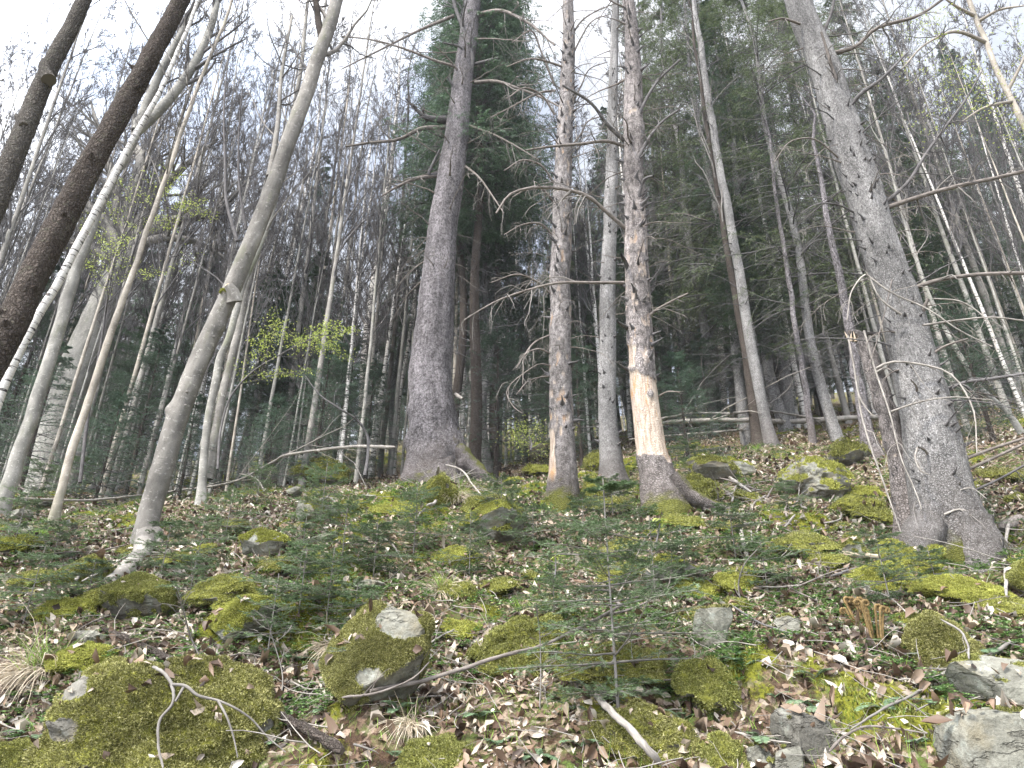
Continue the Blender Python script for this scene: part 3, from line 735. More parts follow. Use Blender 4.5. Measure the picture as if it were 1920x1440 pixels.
pbranch(tF, [(606, 82), (598, 45), (592, 0), (588, -40)], 16, 10, -0.1, [M['dark'], M['darktwig']], 6, 0.1, 4)
pbranch(tF, [(575, 128), (545, 85), (512, 38)], 5, 2, 0.1, [M['darktwig'], M['darktwig']], 6, 0.1, 3)
pbranch(tF, [(445, 452), (425, 380), (422, 300), (420, 200), (430, 90)], 7, 2, -0.3, [M['darktwig'], M['darktwig']], 10, 0.1, 4)
pbranch(tF, [(462, 430), (450, 360), (448, 250), (455, 160)], 6, 2, -0.3, [M['darktwig'], M['darktwig']], 8, 0.1, 4)
pbranch(tF, [(505, 330), (520, 240), (528, 140), (548, 30)], 11, 5, 0.3, [M['beech'], M['darktwig']], 10, 0.12, 4)
pbranch(tF, [(428, 545), (405, 520), (372, 498), (340, 470)], 4, 1.5, -0.1, [M['darktwig'], M['darktwig']], 5, 0.1, 3)
stubs(tF, 10, 0.8, 4.8, (0.008, 0.02), 0.010, mat=M['beech'])
bare_crown(tF, 8.0, (12, 6, 6, 4), seed=62)

tG = trunk('grey_sapling_tree', 'pale sinuous trunk standing right behind the stout leaning grey tree', 'tree',
           [(378, 945, 24), (380, 905, 19), (388, 800, 18), (404, 715, 18), (412, 670, 18), (428, 635, 17), (442, 590, 17), (452, 545, 16), (480, 480, 14), (515, 380, 12), (540, 290, 10), (575, 180, 8), (600, 80, 6), (610, 10, 5)], M['ash'], k=24, step=0.07, ws=0.85, seed=71, ext=4)
bare_crown(tG, 5.0, (12, 5, 5, 3), seed=72, ln=(.2, .4, .4, .5))
tH = trunk('grey_tree', 'grey trunk close to the right of the pale sinuous trunk, its foot in firs', 'tree',
           [(398, 850, 22), (412, 770, 20), (428, 700, 20), (448, 610, 19), (465, 530, 18), (490, 440, 16), (512, 350, 14), (545, 230, 12), (565, 120, 10), (575, 20, 8)], M['beech'], Y=13.0, k=20, step=0.1, ws=0.8, seed=81, ext=5)
bare_crown(tH, 6.5, (14, 6, 5, 3), seed=82, ln=(.24, .4, .4, .5))

# the big violet-brown spruce
tS = trunk('big_spruce', 'huge violet-brown spruce trunk left of centre, broadest in the middle distance', 'spruce tree',
           [(812, 905, 112), (812, 880, 104), (815, 845, 98), (812, 790, 90), (808, 740, 82), (807, 700, 79), (812, 640, 76), (816, 580, 70), (823, 500, 61), (832, 420, 56), (845, 330, 51), (855, 250, 45), (864, 180, 39), (874, 100, 36), (882, 40, 33), (887, -10, 30)],
           M['spruce_violet'], k=150, step=0.035, seed=91, ext=6, relief=0.06, rf=3.5, flare=0.26, fh=0.30, lobes=5, ph=0.4, mossh=0.35,
           bulges=[(0.95, 1.75, 0.24, 0.12), (1.75, 1.9, 0.18, 0.08), (0.75, 4.6, 0.32, 0.16), (1.2, 2.6, 0.22, 0.07), (2.7, 2.2, .16, .04), (.5, 3.4, .25, .08), (1.6, 3.7, .2, .05)])
root_part(tS, [(815, 800), (850, 845), (878, 872), (902, 890), (928, 908)], 72, 16, M['spruce_violet'], .8, y0=-0.05, dY=-0.35, seed=7)
root_part(tS, [(800, 860), (780, 892), (752, 915)], 44, 16, M['spruce_violet'], 0.25, y0=-0.3, dY=-0.3, seed=8)
root_part(tS, [(832, 870), (850, 900), (868, 918)], 44, 14, M['spruce_violet'], 0.55, y0=-0.4, dY=-0.3, seed=9)
DM = [M['deadwood'], M['greytwig']]; DK = [M['darktwig'], M['darktwig']]
pbranch(tS, [(834, 240), (795, 240), (745, 262), (690, 268), (648, 275)], 9, 3, -0.8, DM, 9, -0.05, 3)
pbranch(tS, [(836, 225), (800, 220), (775, 200), (762, 185)], 16, 4, -0.5, DK, 8, 0.0, 3)
pbranch(tS, [(818, 330), (780, 335), (745, 350), (715, 368)], 8, 3, -0.6, DM, 7, -0.1, 3)
pbranch(tS, [(822, 325), (805, 328), (815, 300), (825, 280)], 7, 4, -0.3, DK, 3, 0.0, 3)
pbranch(tS, [(860, 195), (852, 165), (840, 145)], 9, 5, -0.3, DK, 4, 0.1, 3)
pbranch(tS, [(872, 160), (885, 120), (870, 60), (850, 0), (845, -30)], 12, 6, -0.5, DK, 8, 0.1, 3)
pbranch(tS, [(884, 120), (865, 90), (830, 80)], 6, 3, -0.6, DK, 6, 0.0, 3)
pbranch(tS, [(885, 122), (910, 115), (935, 108)], 7, 4, -0.5, DK, 6, -0.1, 3)
pbranch(tS, [(868, 128), (820, 115), (760, 92), (700, 75), (640, 68)], 6, 2, -1.0, DM, 12, -0.15, 3)
pbranch(tS, [(890, 155), (925, 152), (970, 165), (1030, 190), (1080, 220)], 7, 2, -0.9, DM, 12, -0.25, 4)
pbranch(tS, [(890, 30), (930, 20), (985, 40), (1040, 85)], 8, 3, -0.9, DM, 12, -0.25, 4)
pbranch(tS, [(850, 30), (790, 55), (720, 90), (640, 130)], 7, 2, -1.0, DM, 12, -0.2, 4)
pbranch(tS, [(878, 235), (920, 250), (960, 270), (1010, 300)], 6, 2, -0.8, DM, 9, -0.25, 4)
pbranch(tS, [(862, 305), (895, 330), (925, 370), (945, 400)], 6, 2, -0.6, DM, 9, -0.25, 4)
pbranch(tS, [(854, 740), (862, 745), (868, 748)], 9, 6, -0.3, [M['paletwig'], M['paletwig']], 0)
rand_branches(tS, 34, 5.4, 14.5, (1.0, 3.0), (0.012, 0.03), DM, tw=12, sub=4, up=0.1, droop=-0.04)
rand_branches(tS, 9, 4.6, 7.0, (0.3, 1.0), (0.01, 0.016), DM, tw=5)

# three spruces right of centre
def peel14(py, side, n1, n2):
    a = np.clip((py - 790) / 10 + n1 * 6, 0, 1) * np.clip((905 - py) / 20, 0, 1) * np.clip((-0.55 - side + 0.25 * n1) * 12, 0, 1)
    b = np.clip((0.5 - ((py - 807) / 16) ** 2 - ((side + 0.15) / .22) ** 2 + n1) * 8, 0, 1)
    c = np.clip((n2 - 0.24) * 10, 0, 1) * np.clip((820 - py) / 40, 0, 1) * 0.6
    d = np.clip((0.5 - ((py - 742) / 14) ** 2 - ((side) / .4) ** 2 + n1) * 8, 0, 1) * .6
    return np.maximum.reduce([a, b, c, d])
tP = trunk('pink_barked_spruce', 'straight pinkish-barked spruce trunk at centre with dark scaly foot', 'spruce tree',
           [(1054, 955, 62), (1054, 915, 58), (1053, 850, 51), (1052, 790, 46), (1051, 720, 43), (1051, 640, 41), (1051, 560, 39), (1052, 480, 38), (1054, 400, 36), (1056, 320, 33), (1060, 240, 30), (1063, 150, 27), (1064, 70, 23), (1065, -10, 20)],
           M['spruce_pink'], k=100, step=0.028, seed=101, ext=5, relief=0.05, rf=9, flare=0.25, peel=peel14, mossh=0.7)
def peel16(py, side, n1, n2):
    lo = 858 + side * 6 + n2 * 14; hi = 703 + side * 5 + n2 * 10
    hi = hi + n1 * 16; lo = lo + n1 * 14; a = np.clip((py - hi) / 2.5, 0, 1) * np.clip((lo - py) / 2.5, 0, 1)
    patch = np.clip((0.45 - ((py - 738) / 11) ** 2 - ((side - 0.22) / .34) ** 2 + 0.6 * n1) * 10, 0, 1)
    a = a * (1 - patch)
    b = np.clip((py - 645) / 4, 0, 1) * np.clip((690 - py) / 6, 0, 1) * np.clip((-0.45 - side + 0.4 * n1) * 9, 0, 1)
    c = np.clip((n2 - 0.16) * 8, 0, 1) * np.clip((690 - py) / 30, 0, 1) * np.clip((py - 350) / 120, 0, 1) * .6
    d = np.clip((0.5 - ((py - 640) / 18) ** 2 - ((side - 0.7) / .2) ** 2 + n1) * 8, 0, 1)
    e = np.clip((0.5 - ((py - 208) / 10) ** 2 - ((side) / .7) ** 2 + n1) * 6, 0, 1) * .8
    return np.maximum.reduce([a, b, c, d, e])
tQ = trunk('debarked_spruce', 'spruce trunk right of centre with a long bare patch of pale debarked wood', 'dead spruce tree',
           [(1248, 965, 92), (1238, 925, 76), (1229, 880, 66), (1221, 840, 62), (1215, 790, 59), (1209, 740, 56), (1204, 700, 54), (1201, 650, 50), (1198, 590, 48), (1196, 520, 46), (1193, 450, 43), (1191, 380, 40), (1188, 310, 38), (1187, 250, 37), (1188, 190, 36), (1186, 120, 31), (1182, 50, 26), (1177, -15, 22)],
           M['spruce_brown'], k=130, step=0.022, seed=111, ext=4.5, relief=0.07, rf=9, flare=0.25, peel=peel16, mossh=0.6, bulges=[(5.9, 4.6, 0.16, 0.03), (1.9, 3.4, .10, .03)])
root_part(tQ, [(1258, 900), (1285, 925), (1325, 945), (1370, 955)], 46, 14, M['spruce_brown'], 0.85, y0=-0.05, dY=-0.1, seed=10)
tR = trunk('grey_spruce', 'narrow grey spruce trunk standing between the pinkish and the debarked one', 'spruce tree',
           [(1150, 905, 52), (1147, 870, 44), (1142, 820, 38), (1139, 760, 34), (1138, 700, 33), (1138, 620, 31), (1140, 520, 28), (1142, 440, 26), (1146, 350, 24), (1148, 260, 20), (1150, 170, 18), (1152, 80, 15), (1154, -10, 13)],
           M['spruce_grey'], k=70, step=0.04, seed=121, ext=5, mossh=0.3)
stubs(tR, 60, 0.5, 11, (0.03, 0.10), 0.014)
stubs(tP, 75, 1.0, 9.5, (0.04, 0.16), 0.014)
stubs(tQ, 60, 1.6, 8.5, (0.04, 0.17), 0.014)
PT = [M['deadwood'], M['paletwig']]
# measured branches of the pink and debarked spruces
pbranch(tP, [(1066, 130), (1040, 120), (1000, 110), (950, 125)], 5, 2, -0.4, DM, 10, -0.25, 4)
for y, x1, y1 in ((215, 990, 165), (160, 1000, 60), (380, 1000, 350), (445, 985, 420), (170, 960, 200), (345, 985, 300)):
    pbranch(tP, [(1040, y), (1015, (y + y1) / 2 - 12), (x1, y1), (x1 - 40, y1 + 20)], 5, 2, -0.5, DM, 10, -0.28, 4)
for y, x1, y1 in ((100, 1110, 40), (190, 1105, 130), (60, 1120, 20), (270, 1100, 230)):
    pbranch(tP, [(1075, y), (1090, (y + y1) / 2), (x1, y1), (x1 + 35, y1 - 14)], 4, 1.5, -0.4, DM, 8, -0.1, 3)
pbranch(tP, [(1036, 555), (1010, 530), (975, 515), (920, 530)], 5, 2, -0.5, PT, 9, -0.3, 4)
pbranch(tP, [(1032, 628), (1005, 640), (985, 665), (980, 720)], 4, 1.5, -0.5, PT, 6, -0.35, 4)
pbranch(tP, [(1034, 665), (1015, 655), (990, 660), (968, 690)], 4, 1.5, -0.5, PT, 7, -0.3, 4)
pbranch(tP, [(1040, 690), (1018, 682), (985, 698), (950, 735), (965, 765), (980, 775)], 3.5, 1.5, -0.6, PT, 5, -0.3, 3)
pbranch(tP, [(1036, 705), (1010, 708), (990, 715), (968, 740)], 3.5, 1.5, -0.5, PT, 6, -0.3, 3)
pbranch(tQ, [(1172, 275), (1140, 265), (1090, 270), (1030, 275), (985, 282)], 7, 3, -0.9, DM, 8, -0.2, 3)
pbranch(tQ, [(1172, 265), (1140, 235), (1110, 195), (1055, 160)], 9, 4, -0.7, DK, 6, -0.1, 3)
pbranch(tQ, [(1175, 430), (1140, 400), (1105, 370), (1060, 355), (1000, 352), (960, 362), (930, 400)], 9, 3, -0.9, DM, 10, -0.3, 4)
pbranch(tQ, [(1170, 530), (1110, 530), (1050, 530), (985, 545), (930, 565), (870, 600)], 7, 2, -0.9, DM, 10, -0.3, 4)
pbranch(tQ, [(1186, 335), (1196, 300), (1215, 262), (1245, 225), (1275, 205)], 9, 4, -0.4, DK, 6, 0.05, 3)
pbranch(tQ, [(1189, 415), (1197, 370), (1210, 335), (1225, 330)], 8, 5, -0.4, DK, 5, 0.0, 3)
pbranch(tQ, [(1188, 245), (1205, 200), (1235, 150), (1275, 112)], 8, 4, -0.4, DK, 5, 0.05, 3)
pbranch(tQ, [(1205, 615), (1220, 590), (1250, 570), (1290, 550)], 7, 3, -0.3, DM, 6, 0.0, 3)
pbranch(tQ, [(1180, 512), (1172, 490), (1165, 478)], 11, 5, -0.3, DK, 0)
pbranch(tQ, [(1178, 616), (1168, 610), (1158, 603)], 10, 4, -0.3, DK, 0)
pbranch(tQ, [(1200, 700), (1204, 686), (1208, 675)], 12, 3, -0.2, DK, 0)
pbranch(tQ, [(1178, 694), (1168, 688), (1160, 682)], 8, 3, -0.2, DK, 0)
pbranch(tQ, [(1232, 745), (1250, 735), (1275, 735)], 4, 2, -0.2, DM, 2, 0.0, 2)
pbranch(tQ, [(1215, 742), (1212, 735), (1207, 730)], 14, 6, -0.15, DK, 0)
rand_branches(tP, 40, 2.0, 7.0, (0.3, 1.1), (0.004, 0.008), DM, tw=7, sub=3)
rand_branches(tQ, 32, 2.4, 7.0, (0.3, 1.1), (0.004, 0.009), DM, tw=7, sub=3)
rand_branches(tP, 26, 6.0, 12.5, (0.6, 1.5), (0.006, 0.013), DM, tw=8, sub=3)
rand_branches(tQ, 20, 5.0, 12.0, (0.6, 1.7), (0.007, 0.015), DM, tw=8, sub=3)
rand_branches(tR, 44, 2.5, 15.0, (0.5, 1.6), (0.006, 0.014), DM, tw=8, sub=3)

# the big grey spruce on the right
tW = trunk('big_grey_spruce', 'largest grey spruce leaning left at the right side of the picture', 'spruce tree',
           [(1792, 1062, 166), (1786, 1010, 152), (1775, 960, 140), (1764, 915, 128), (1755, 865, 120), (1743, 800, 110), (1725, 720, 98), (1706, 640, 90), (1690, 580, 85), (1665, 505, 82), (1643, 440, 79), (1622, 370, 76), (1600, 300, 77), (1577, 225, 70), (1556, 155, 66), (1533, 95, 62), (1512, 45, 58), (1494, -5, 54), (1475, -60, 50)],
           M['spruce_grey'], k=200, step=0.016, seed=131, ext=4.5, relief=0.05, rf=6, flare=0.12, fh=0.13, lobes=4, ph=0.0, mossh=0.6, bulges=[(-.12, 4.25, .26, .15), (.22, 4.35, .22, .05), (-.05, 1.75, .24, .13), (-.12, 3.2, .11, -.13)])
root_part(tW, [(1740, 985), (1722, 1035), (1702, 1095)], 74, 44, M['spruce_grey'], 0.3, y0=-0.15, dY=-0.22, seed=12)
root_part(tW, [(1815, 985), (1838, 1045), (1862, 1115)], 90, 66, M['spruce_grey'], 0.1, y0=-0.15, dY=-0.25, seed=13)
stubs(tW, 80, 0.3, 5.5, (0.02, 0.10), 0.008)
W2 = [M['deadwood'], M['greytwig']]
WB = [([(1662, 378), (1700, 345), (1735, 290), (1775, 235), (1815, 180), (1840, 135)], 8, 3), ([(1655, 392), (1720, 370), (1790, 350), (1860, 335), (1925, 320)], 10, 7),
      ([(1712, 540), (1760, 525), (1830, 515), (1925, 512)], 9, 7), ([(1590, 205), (1610, 180), (1650, 150), (1700, 100)], 9, 4), ([(1565, 205), (1568, 160), (1555, 110), (1540, 60)], 9, 4),
      ([(1560, 100), (1600, 90), (1640, 55), (1720, 30), (1780, -10)], 8, 5), ([(1545, 60), (1560, 20), (1566, -20)], 7, 4), ([(1500, 45), (1470, 35), (1440, 40)], 5, 2),
      ([(1576, 300), (1560, 285), (1530, 262), (1490, 262), (1450, 305)], 4, 1.5), ([(1600, 398), (1575, 385), (1535, 382), (1500, 400)], 4, 1.5),
      ([(1712, 625), (1725, 595), (1740, 560)], 10, 5), ([(1736, 672), (1770, 650), (1815, 635)], 6, 3), ([(1765, 740), (1800, 720), (1860, 710), (1925, 700)], 8, 5),
      ([(1800, 865), (1850, 845), (1925, 820)], 6, 5), ([(1805, 885), (1860, 860), (1925, 830)], 6, 5), ([(1815, 925), (1870, 900), (1925, 870)], 5, 4),
      ([(1690, 440), (1650, 620), (1625, 700)], 2, 1.5), ([(1745, 865), (1735, 845), (1722, 838)], 6, 3), ([(1773, 825), (1790, 812), (1803, 800)], 6, 3),
      ([(1720, 740), (1718, 725), (1708, 712)], 6, 2), ([(1785, 930), (1798, 912), (1800, 905)], 5, 2), ([(1700, 210), (1720, 250), (1760, 260)], 2, 1)]
for i, (px_, a, b) in enumerate(WB):
    big = len(px_) > 3
    pbranch(tW, px_, a, b, -0.35 if big else -0.2, W2 if i % 3 else DK, 8 if big else (0 if a > 5 else 2), -0.22, 3 if big else 0, y0=-0.12 if len(px_) == 3 and a < 7 else -0.02)
WP = [([(1690, 590), (1650, 560), (1625, 515), (1600, 540), (1588, 600)], 4, 2), ([(1625, 515), (1665, 545), (1740, 580), (1800, 620), (1860, 650)], 4, 2), ([(1750, 560), (1800, 565), (1850, 600), (1870, 660)], 3.5, 1.5),
      ([(1730, 610), (1800, 600), (1860, 595), (1925, 602)], 5, 3), ([(1640, 692), (1665, 680), (1720, 682), (1780, 700), (1820, 755), (1832, 850)], 5, 2), ([(1670, 772), (1720, 755), (1780, 745), (1860, 750)], 4, 2),
      ([(1770, 965), (1800, 955), (1840, 975), (1870, 1000), (1890, 1040)], 4, 2), ([(1800, 960), (1845, 1000), (1862, 1060), (1840, 1090)], 3, 1.5), ([(1720, 840), (1716, 860), (1730, 885), (1742, 890)], 4, 2),
      ([(1830, 1020), (1855, 1040), (1880, 1062)], 3, 2), ([(1795, 920), (1820, 915), (1850, 935)], 3, 1.5), ([(1620, 620), (1640, 690), (1670, 780), (1690, 860), (1720, 930), (1728, 955)], 4, 2)]
for px_, a, b in WP:
    pbranch(tW, px_, a, b, -0.12, [M['paletwig'], M['paletwig']], 5, -0.3, 2, y0=-0.26)
rand_branches(tW, 20, 1.0, 7.0, (0.5, 1.3), (0.006, 0.011), DK, az=[0.0, -0.3, PI, .5, PI + .3, PI - .3], tw=8, sub=3, tdroop=-0.2)
rand_branches(tW, 34, 1.5, 7.5, (0.35, 1.1), (0.004, 0.009), [M['deadwood'], M['paletwig']], az=[0.0, -0.4, PI, 0.3, PI + .4], tw=7, sub=3, tdroop=-0.3)

# the broken snag in front-left of it
tX = trunk('broken_snag', 'broken reddish-brown snag with a pale splintered top, hard against the big grey spruce', 'dead tree',
           [(1712, 1015, 66), (1700, 950, 52), (1688, 880, 44), (1672, 810, 42), (1655, 750, 40), (1640, 700, 38), (1622, 655, 33), (1606, 628, 26)], M['spruce_brown'], Y=tW.Y + 0.28, k=70, step=0.02, seed=141, ext=0.02, relief=0.14, rf=9, mossh=0.1,
           peel=lambda py, s, a, b: np.clip((a - .28) * 6, 0, 1) * .5)
rng = rs(5)
mb = MB()
for i in range(9):
    b = at(1600 + rng.uniform(-9, 12), 640, tX.Y - rng.uniform(-.03, .05)); tp = b + np.array([rng.normal(-.01, .015), 0, rng.uniform(.05, .13)])
    tubes(mb, np.stack([b, (b + tp) / 2, tp]), np.array([.013, .009, .002]), 5, 0)
part('splintered_top', mb, M['splinter'], tX.root, tX.o)
for px_ in ([(1640, 700), (1660, 690), (1680, 700)], [(1608, 705), (1612, 760), (1630, 830), (1655, 900), (1690, 1000)], [(1590, 630), (1600, 680), (1620, 760), (1637, 780)]):
    pbranch(tX, px_, 4, 2.5, -0.1, [M['paletwig'], M['paletwig']], 2, -0.2, 0, y0=-0.1)
stubs(tX, 14, 0.3, 1.8, (0.02, 0.08), 0.006)
tX2 = trunk('thin_spruce', 'thin dark spruce stem rising behind the broken snag', 'spruce tree',
            [(1640, 860, 40), (1622, 800, 26), (1612, 740, 22), (1600, 660, 20), (1588, 590, 18), (1572, 510, 15), (1555, 430, 12), (1540, 340, 9), (1525, 240, 6)], M['spruce_violet'], k=20, step=0.08, seed=151, ext=1.2)
rand_branches(tX2, 22, 1.5, 6.5, (0.4, 1.2), (0.005, 0.01), DK, tw=6, sub=2)
# ------------------------------------------------------------------ conifers
def fir_parts(seed, H, rb, hb=0.2, whorls=22, per=5, twigs=14, sub=4, nd=8, nl=0.045, nw=0.010, droop=-0.02, tdroop=-0.03, rise=0.15, trad=0.012, shape=0.8, mat=None,
              bark=None, dead=0, lnsd=0.2, keep=1.0, cap_nw=True):
    """one conifer standing at the origin; returns (trunk mesh, crown mesh)"""
    rng = rs(seed)
    hs = np.linspace(-0.3, H, 26); P = np.stack([0.02 * H * np.sin(hs * 1.1 + seed) * .4, 0.015 * H * np.cos(hs * .8 + seed) * .4, hs], -1); P[:, :2] -= P[2, :2]
    R = trad * H * (1 - 0.93 * np.clip(hs / H, 0, 1)) * (1 + .35 * np.exp(-np.clip(hs, 0, None) / .25)) + 0.003
    tm = MB(); tubes(tm, P[None], R[None], 12 if H > 4 else 8, 0)
    cm = MB()
    hh = []; az = []
    for w in range(whorls):
        f = (w + rng.uniform(-.3, .3)) / whorls
        h = hb + (H - hb) * max(0.0, f) ** 0.92
        for b in range(per):
            if rng.uniform() > keep: continue
            hh.append(h + rng.normal(0, .02 * H)); az.append(b * 2 * PI / per + w * 0.9 + rng.normal(0, .35))
    hh = np.clip(np.array(hh), hb * .8, H * .985); az = np.array(az); n = len(hh)
    rel = (hh - hb) / (H - hb)
    L = rb * np.clip(1 - rel, 0.03, 1) ** shape * np.clip(0.55 + rel * 4, 0, 1) * rng.normal(1, lnsd, n).clip(.4, 1.5)
    ct = np.stack([np.interp(hh, hs, P[:, 0]), np.interp(hh, hs, P[:, 1]), hh], -1)
    d = np.stack([np.cos(az), np.sin(az), rise * (0.3 + 1.6 * rel) + rng.normal(0, .08, n)], -1); pts = [ct]
    for j in range(7):
        d = unit(d + np.array([0, 0, droop * (1 if j < 4 else -1.2)]) + rng.normal(0, .05, d.shape)); pts.append(pts[-1] + d * (L / 7)[:, None])
    B_ = np.stack(pts, 1); BR = np.linspace(1, .25, 8)[None] * (0.0085 * L[:, None] + 0.0012)
    tubes(cm, B_, BR, 4, 1)
    T_, TR = grow(B_, BR, twigs, 0.42, 0.85, 5, tdroop, 0.06, 0.10, 0.98, 0.45, 0.4, rng, even=True, flat=0.30, lenfall=0.62, rmin=0.0015)
    tubes(cm, T_, TR, 3, 1)
    ends = [B_[:, 4:], T_]
    needles(cm, B_[:, 3:], nd * 2, nl, nw, 0, rng)
    needles(cm, T_, nd, nl, nw, 0, rng)
    if sub:
        S_, SR = grow(T_, TR, sub, 0.45, 0.75, 3, tdroop * 1.5, 0.05, 0.12, 0.95, 0.5, 0.5, rng, even=True, flat=0.30, lenfall=0.5, rmin=0.001)
        needles(cm, S_, nd, nl, nw, 0, rng)
    if dead:
        dd = rng.uniform(0.8, hb, dead); a = rng.uniform(0, 2 * PI, dead)
        p0 = np.stack([np.interp(dd, hs, P[:, 0]), np.interp(dd, hs, P[:, 1]), dd], -1)
        d = np.stack([np.cos(a), np.sin(a), rng.normal(.1, .15, dead)], -1); pts = [p0]; Ld = rng.uniform(.4, 1.7, dead)
        for j in range(6):
            d = unit(d + np.array([0, 0, -.05]) + rng.normal(0, .09, d.shape)); pts.append(pts[-1] + d * (Ld / 6)[:, None])
        D_ = np.stack(pts, 1); DR = np.linspace(.010, .003, 7)[None] * np.ones((dead, 1)); tubes(cm, D_, DR, 4, 2)
        E_, ER = grow(D_, DR, 8, .4, .8, 4, -.12, .2, .2, 1, .5, .4, rng, rmin=.002); tubes(cm, E_, ER, 3, 2)
        F_, FR = grow(E_, ER, 3, .5, .8, 3, -.15, .2, .2, 1, .6, .4, rng, rmin=.0018); tubes(cm, F_, FR, 3, 2)
    return tm, cm
def fir_kind(nm, mat, bark, dtw='darktwig', **kw):
    tm, cm = fir_parts(**kw)
    return dict(trunk=tm.mesh('trunk', M[bark]), crown=cm.mesh('crown', [M[mat], M['darktwig'], M[dtw]]), H=kw['H'], name=nm)
FK = {
    'young_a': fir_kind('young_fir', 'fir_blue', 'dark', seed=1, H=3.0, rb=1.25, hb=0.15, whorls=15, per=6, twigs=12, sub=4, nd=8, nl=.034, nw=.008, rise=.22),
    'young_b': fir_kind('young_fir', 'fir_blue', 'dark', seed=2, H=4.2, rb=1.5, hb=0.5, whorls=17, per=5, twigs=13, sub=4, nd=8, nl=.036, nw=.009, rise=.15),
    'mid_a': fir_kind('fir_tree', 'fir', 'dark', seed=3, H=8.0, rb=2.0, hb=1.2, whorls=26, per=5, twigs=14, sub=5, nd=7, nl=.05, nw=.011, rise=.10, trad=.010),
    'mid_b': fir_kind('fir_tree', 'fir', 'spruce_grey', seed=4, H=10.0, rb=1.9, hb=3.0, whorls=24, per=5, twigs=15, sub=5, nd=8, nl=.055, nw=.014, rise=.06, keep=.95, dead=26, trad=.010),
    'tall_a': fir_kind('spruce_tree', 'fir', 'spruce_grey', seed=5, H=19.0, rb=2.5, hb=6.0, whorls=36, per=5, twigs=14, sub=5, nd=7, nl=.06, nw=.014, droop=-.05, tdroop=-.12, rise=-.02, keep=.9, dead=46, trad=.009),
    'tall_b': fir_kind('spruce_tree', 'fir_warm', 'spruce_grey', seed=6, H=16.0, rb=2.9, hb=2.2, whorls=40, per=5, twigs=16, sub=5, nd=7, nl=.06, nw=.014, droop=-.04, tdroop=-.10, rise=.04, keep=.78, dead=30, trad=.009, lnsd=.3),
    'tall_c': fir_kind('spruce_tree', 'fir', 'dark', seed=7, H=16.0, rb=2.5, hb=5.6, whorls=52, per=6, twigs=17, sub=6, nd=8, nl=.065, nw=.017, droop=-.05, tdroop=-.12, rise=-.02, dead=40, trad=.010, shape=.5),
}
def place_fir(kind, px, py, label, group=None, s=1.0, rz=0.0, Y=None, cat='fir tree', tilt=0.0):
    k = FK[kind]
    if Y is None: p = hit(px, py)
    else:
        p = at(px, py, Y); p[2] = gh(p[0], p[1])
    e = thing(k['name'], p - np.array([0, 0, .05]), label, cat, group)
    e.rotation_euler = (0.0, tilt, rz); e.scale = (s, s, s * (1.5 if kind in ('tall_b', 'tall_c') else 1.0))
    link('trunk', k['trunk'], e); link('crown', k['crown'], e)
    return e
def xy_fir(kind, x, y, label, group, s, rz, cat='fir tree'):
    k = FK[kind]; e = thing(k['name'], (x, y, float(gh(x, y)) - .05), label, cat, group)
    e.rotation_euler = (0, 0, rz); e.scale = (s, s, s); link('trunk', k['trunk'], e); link('crown', k['crown'], e)

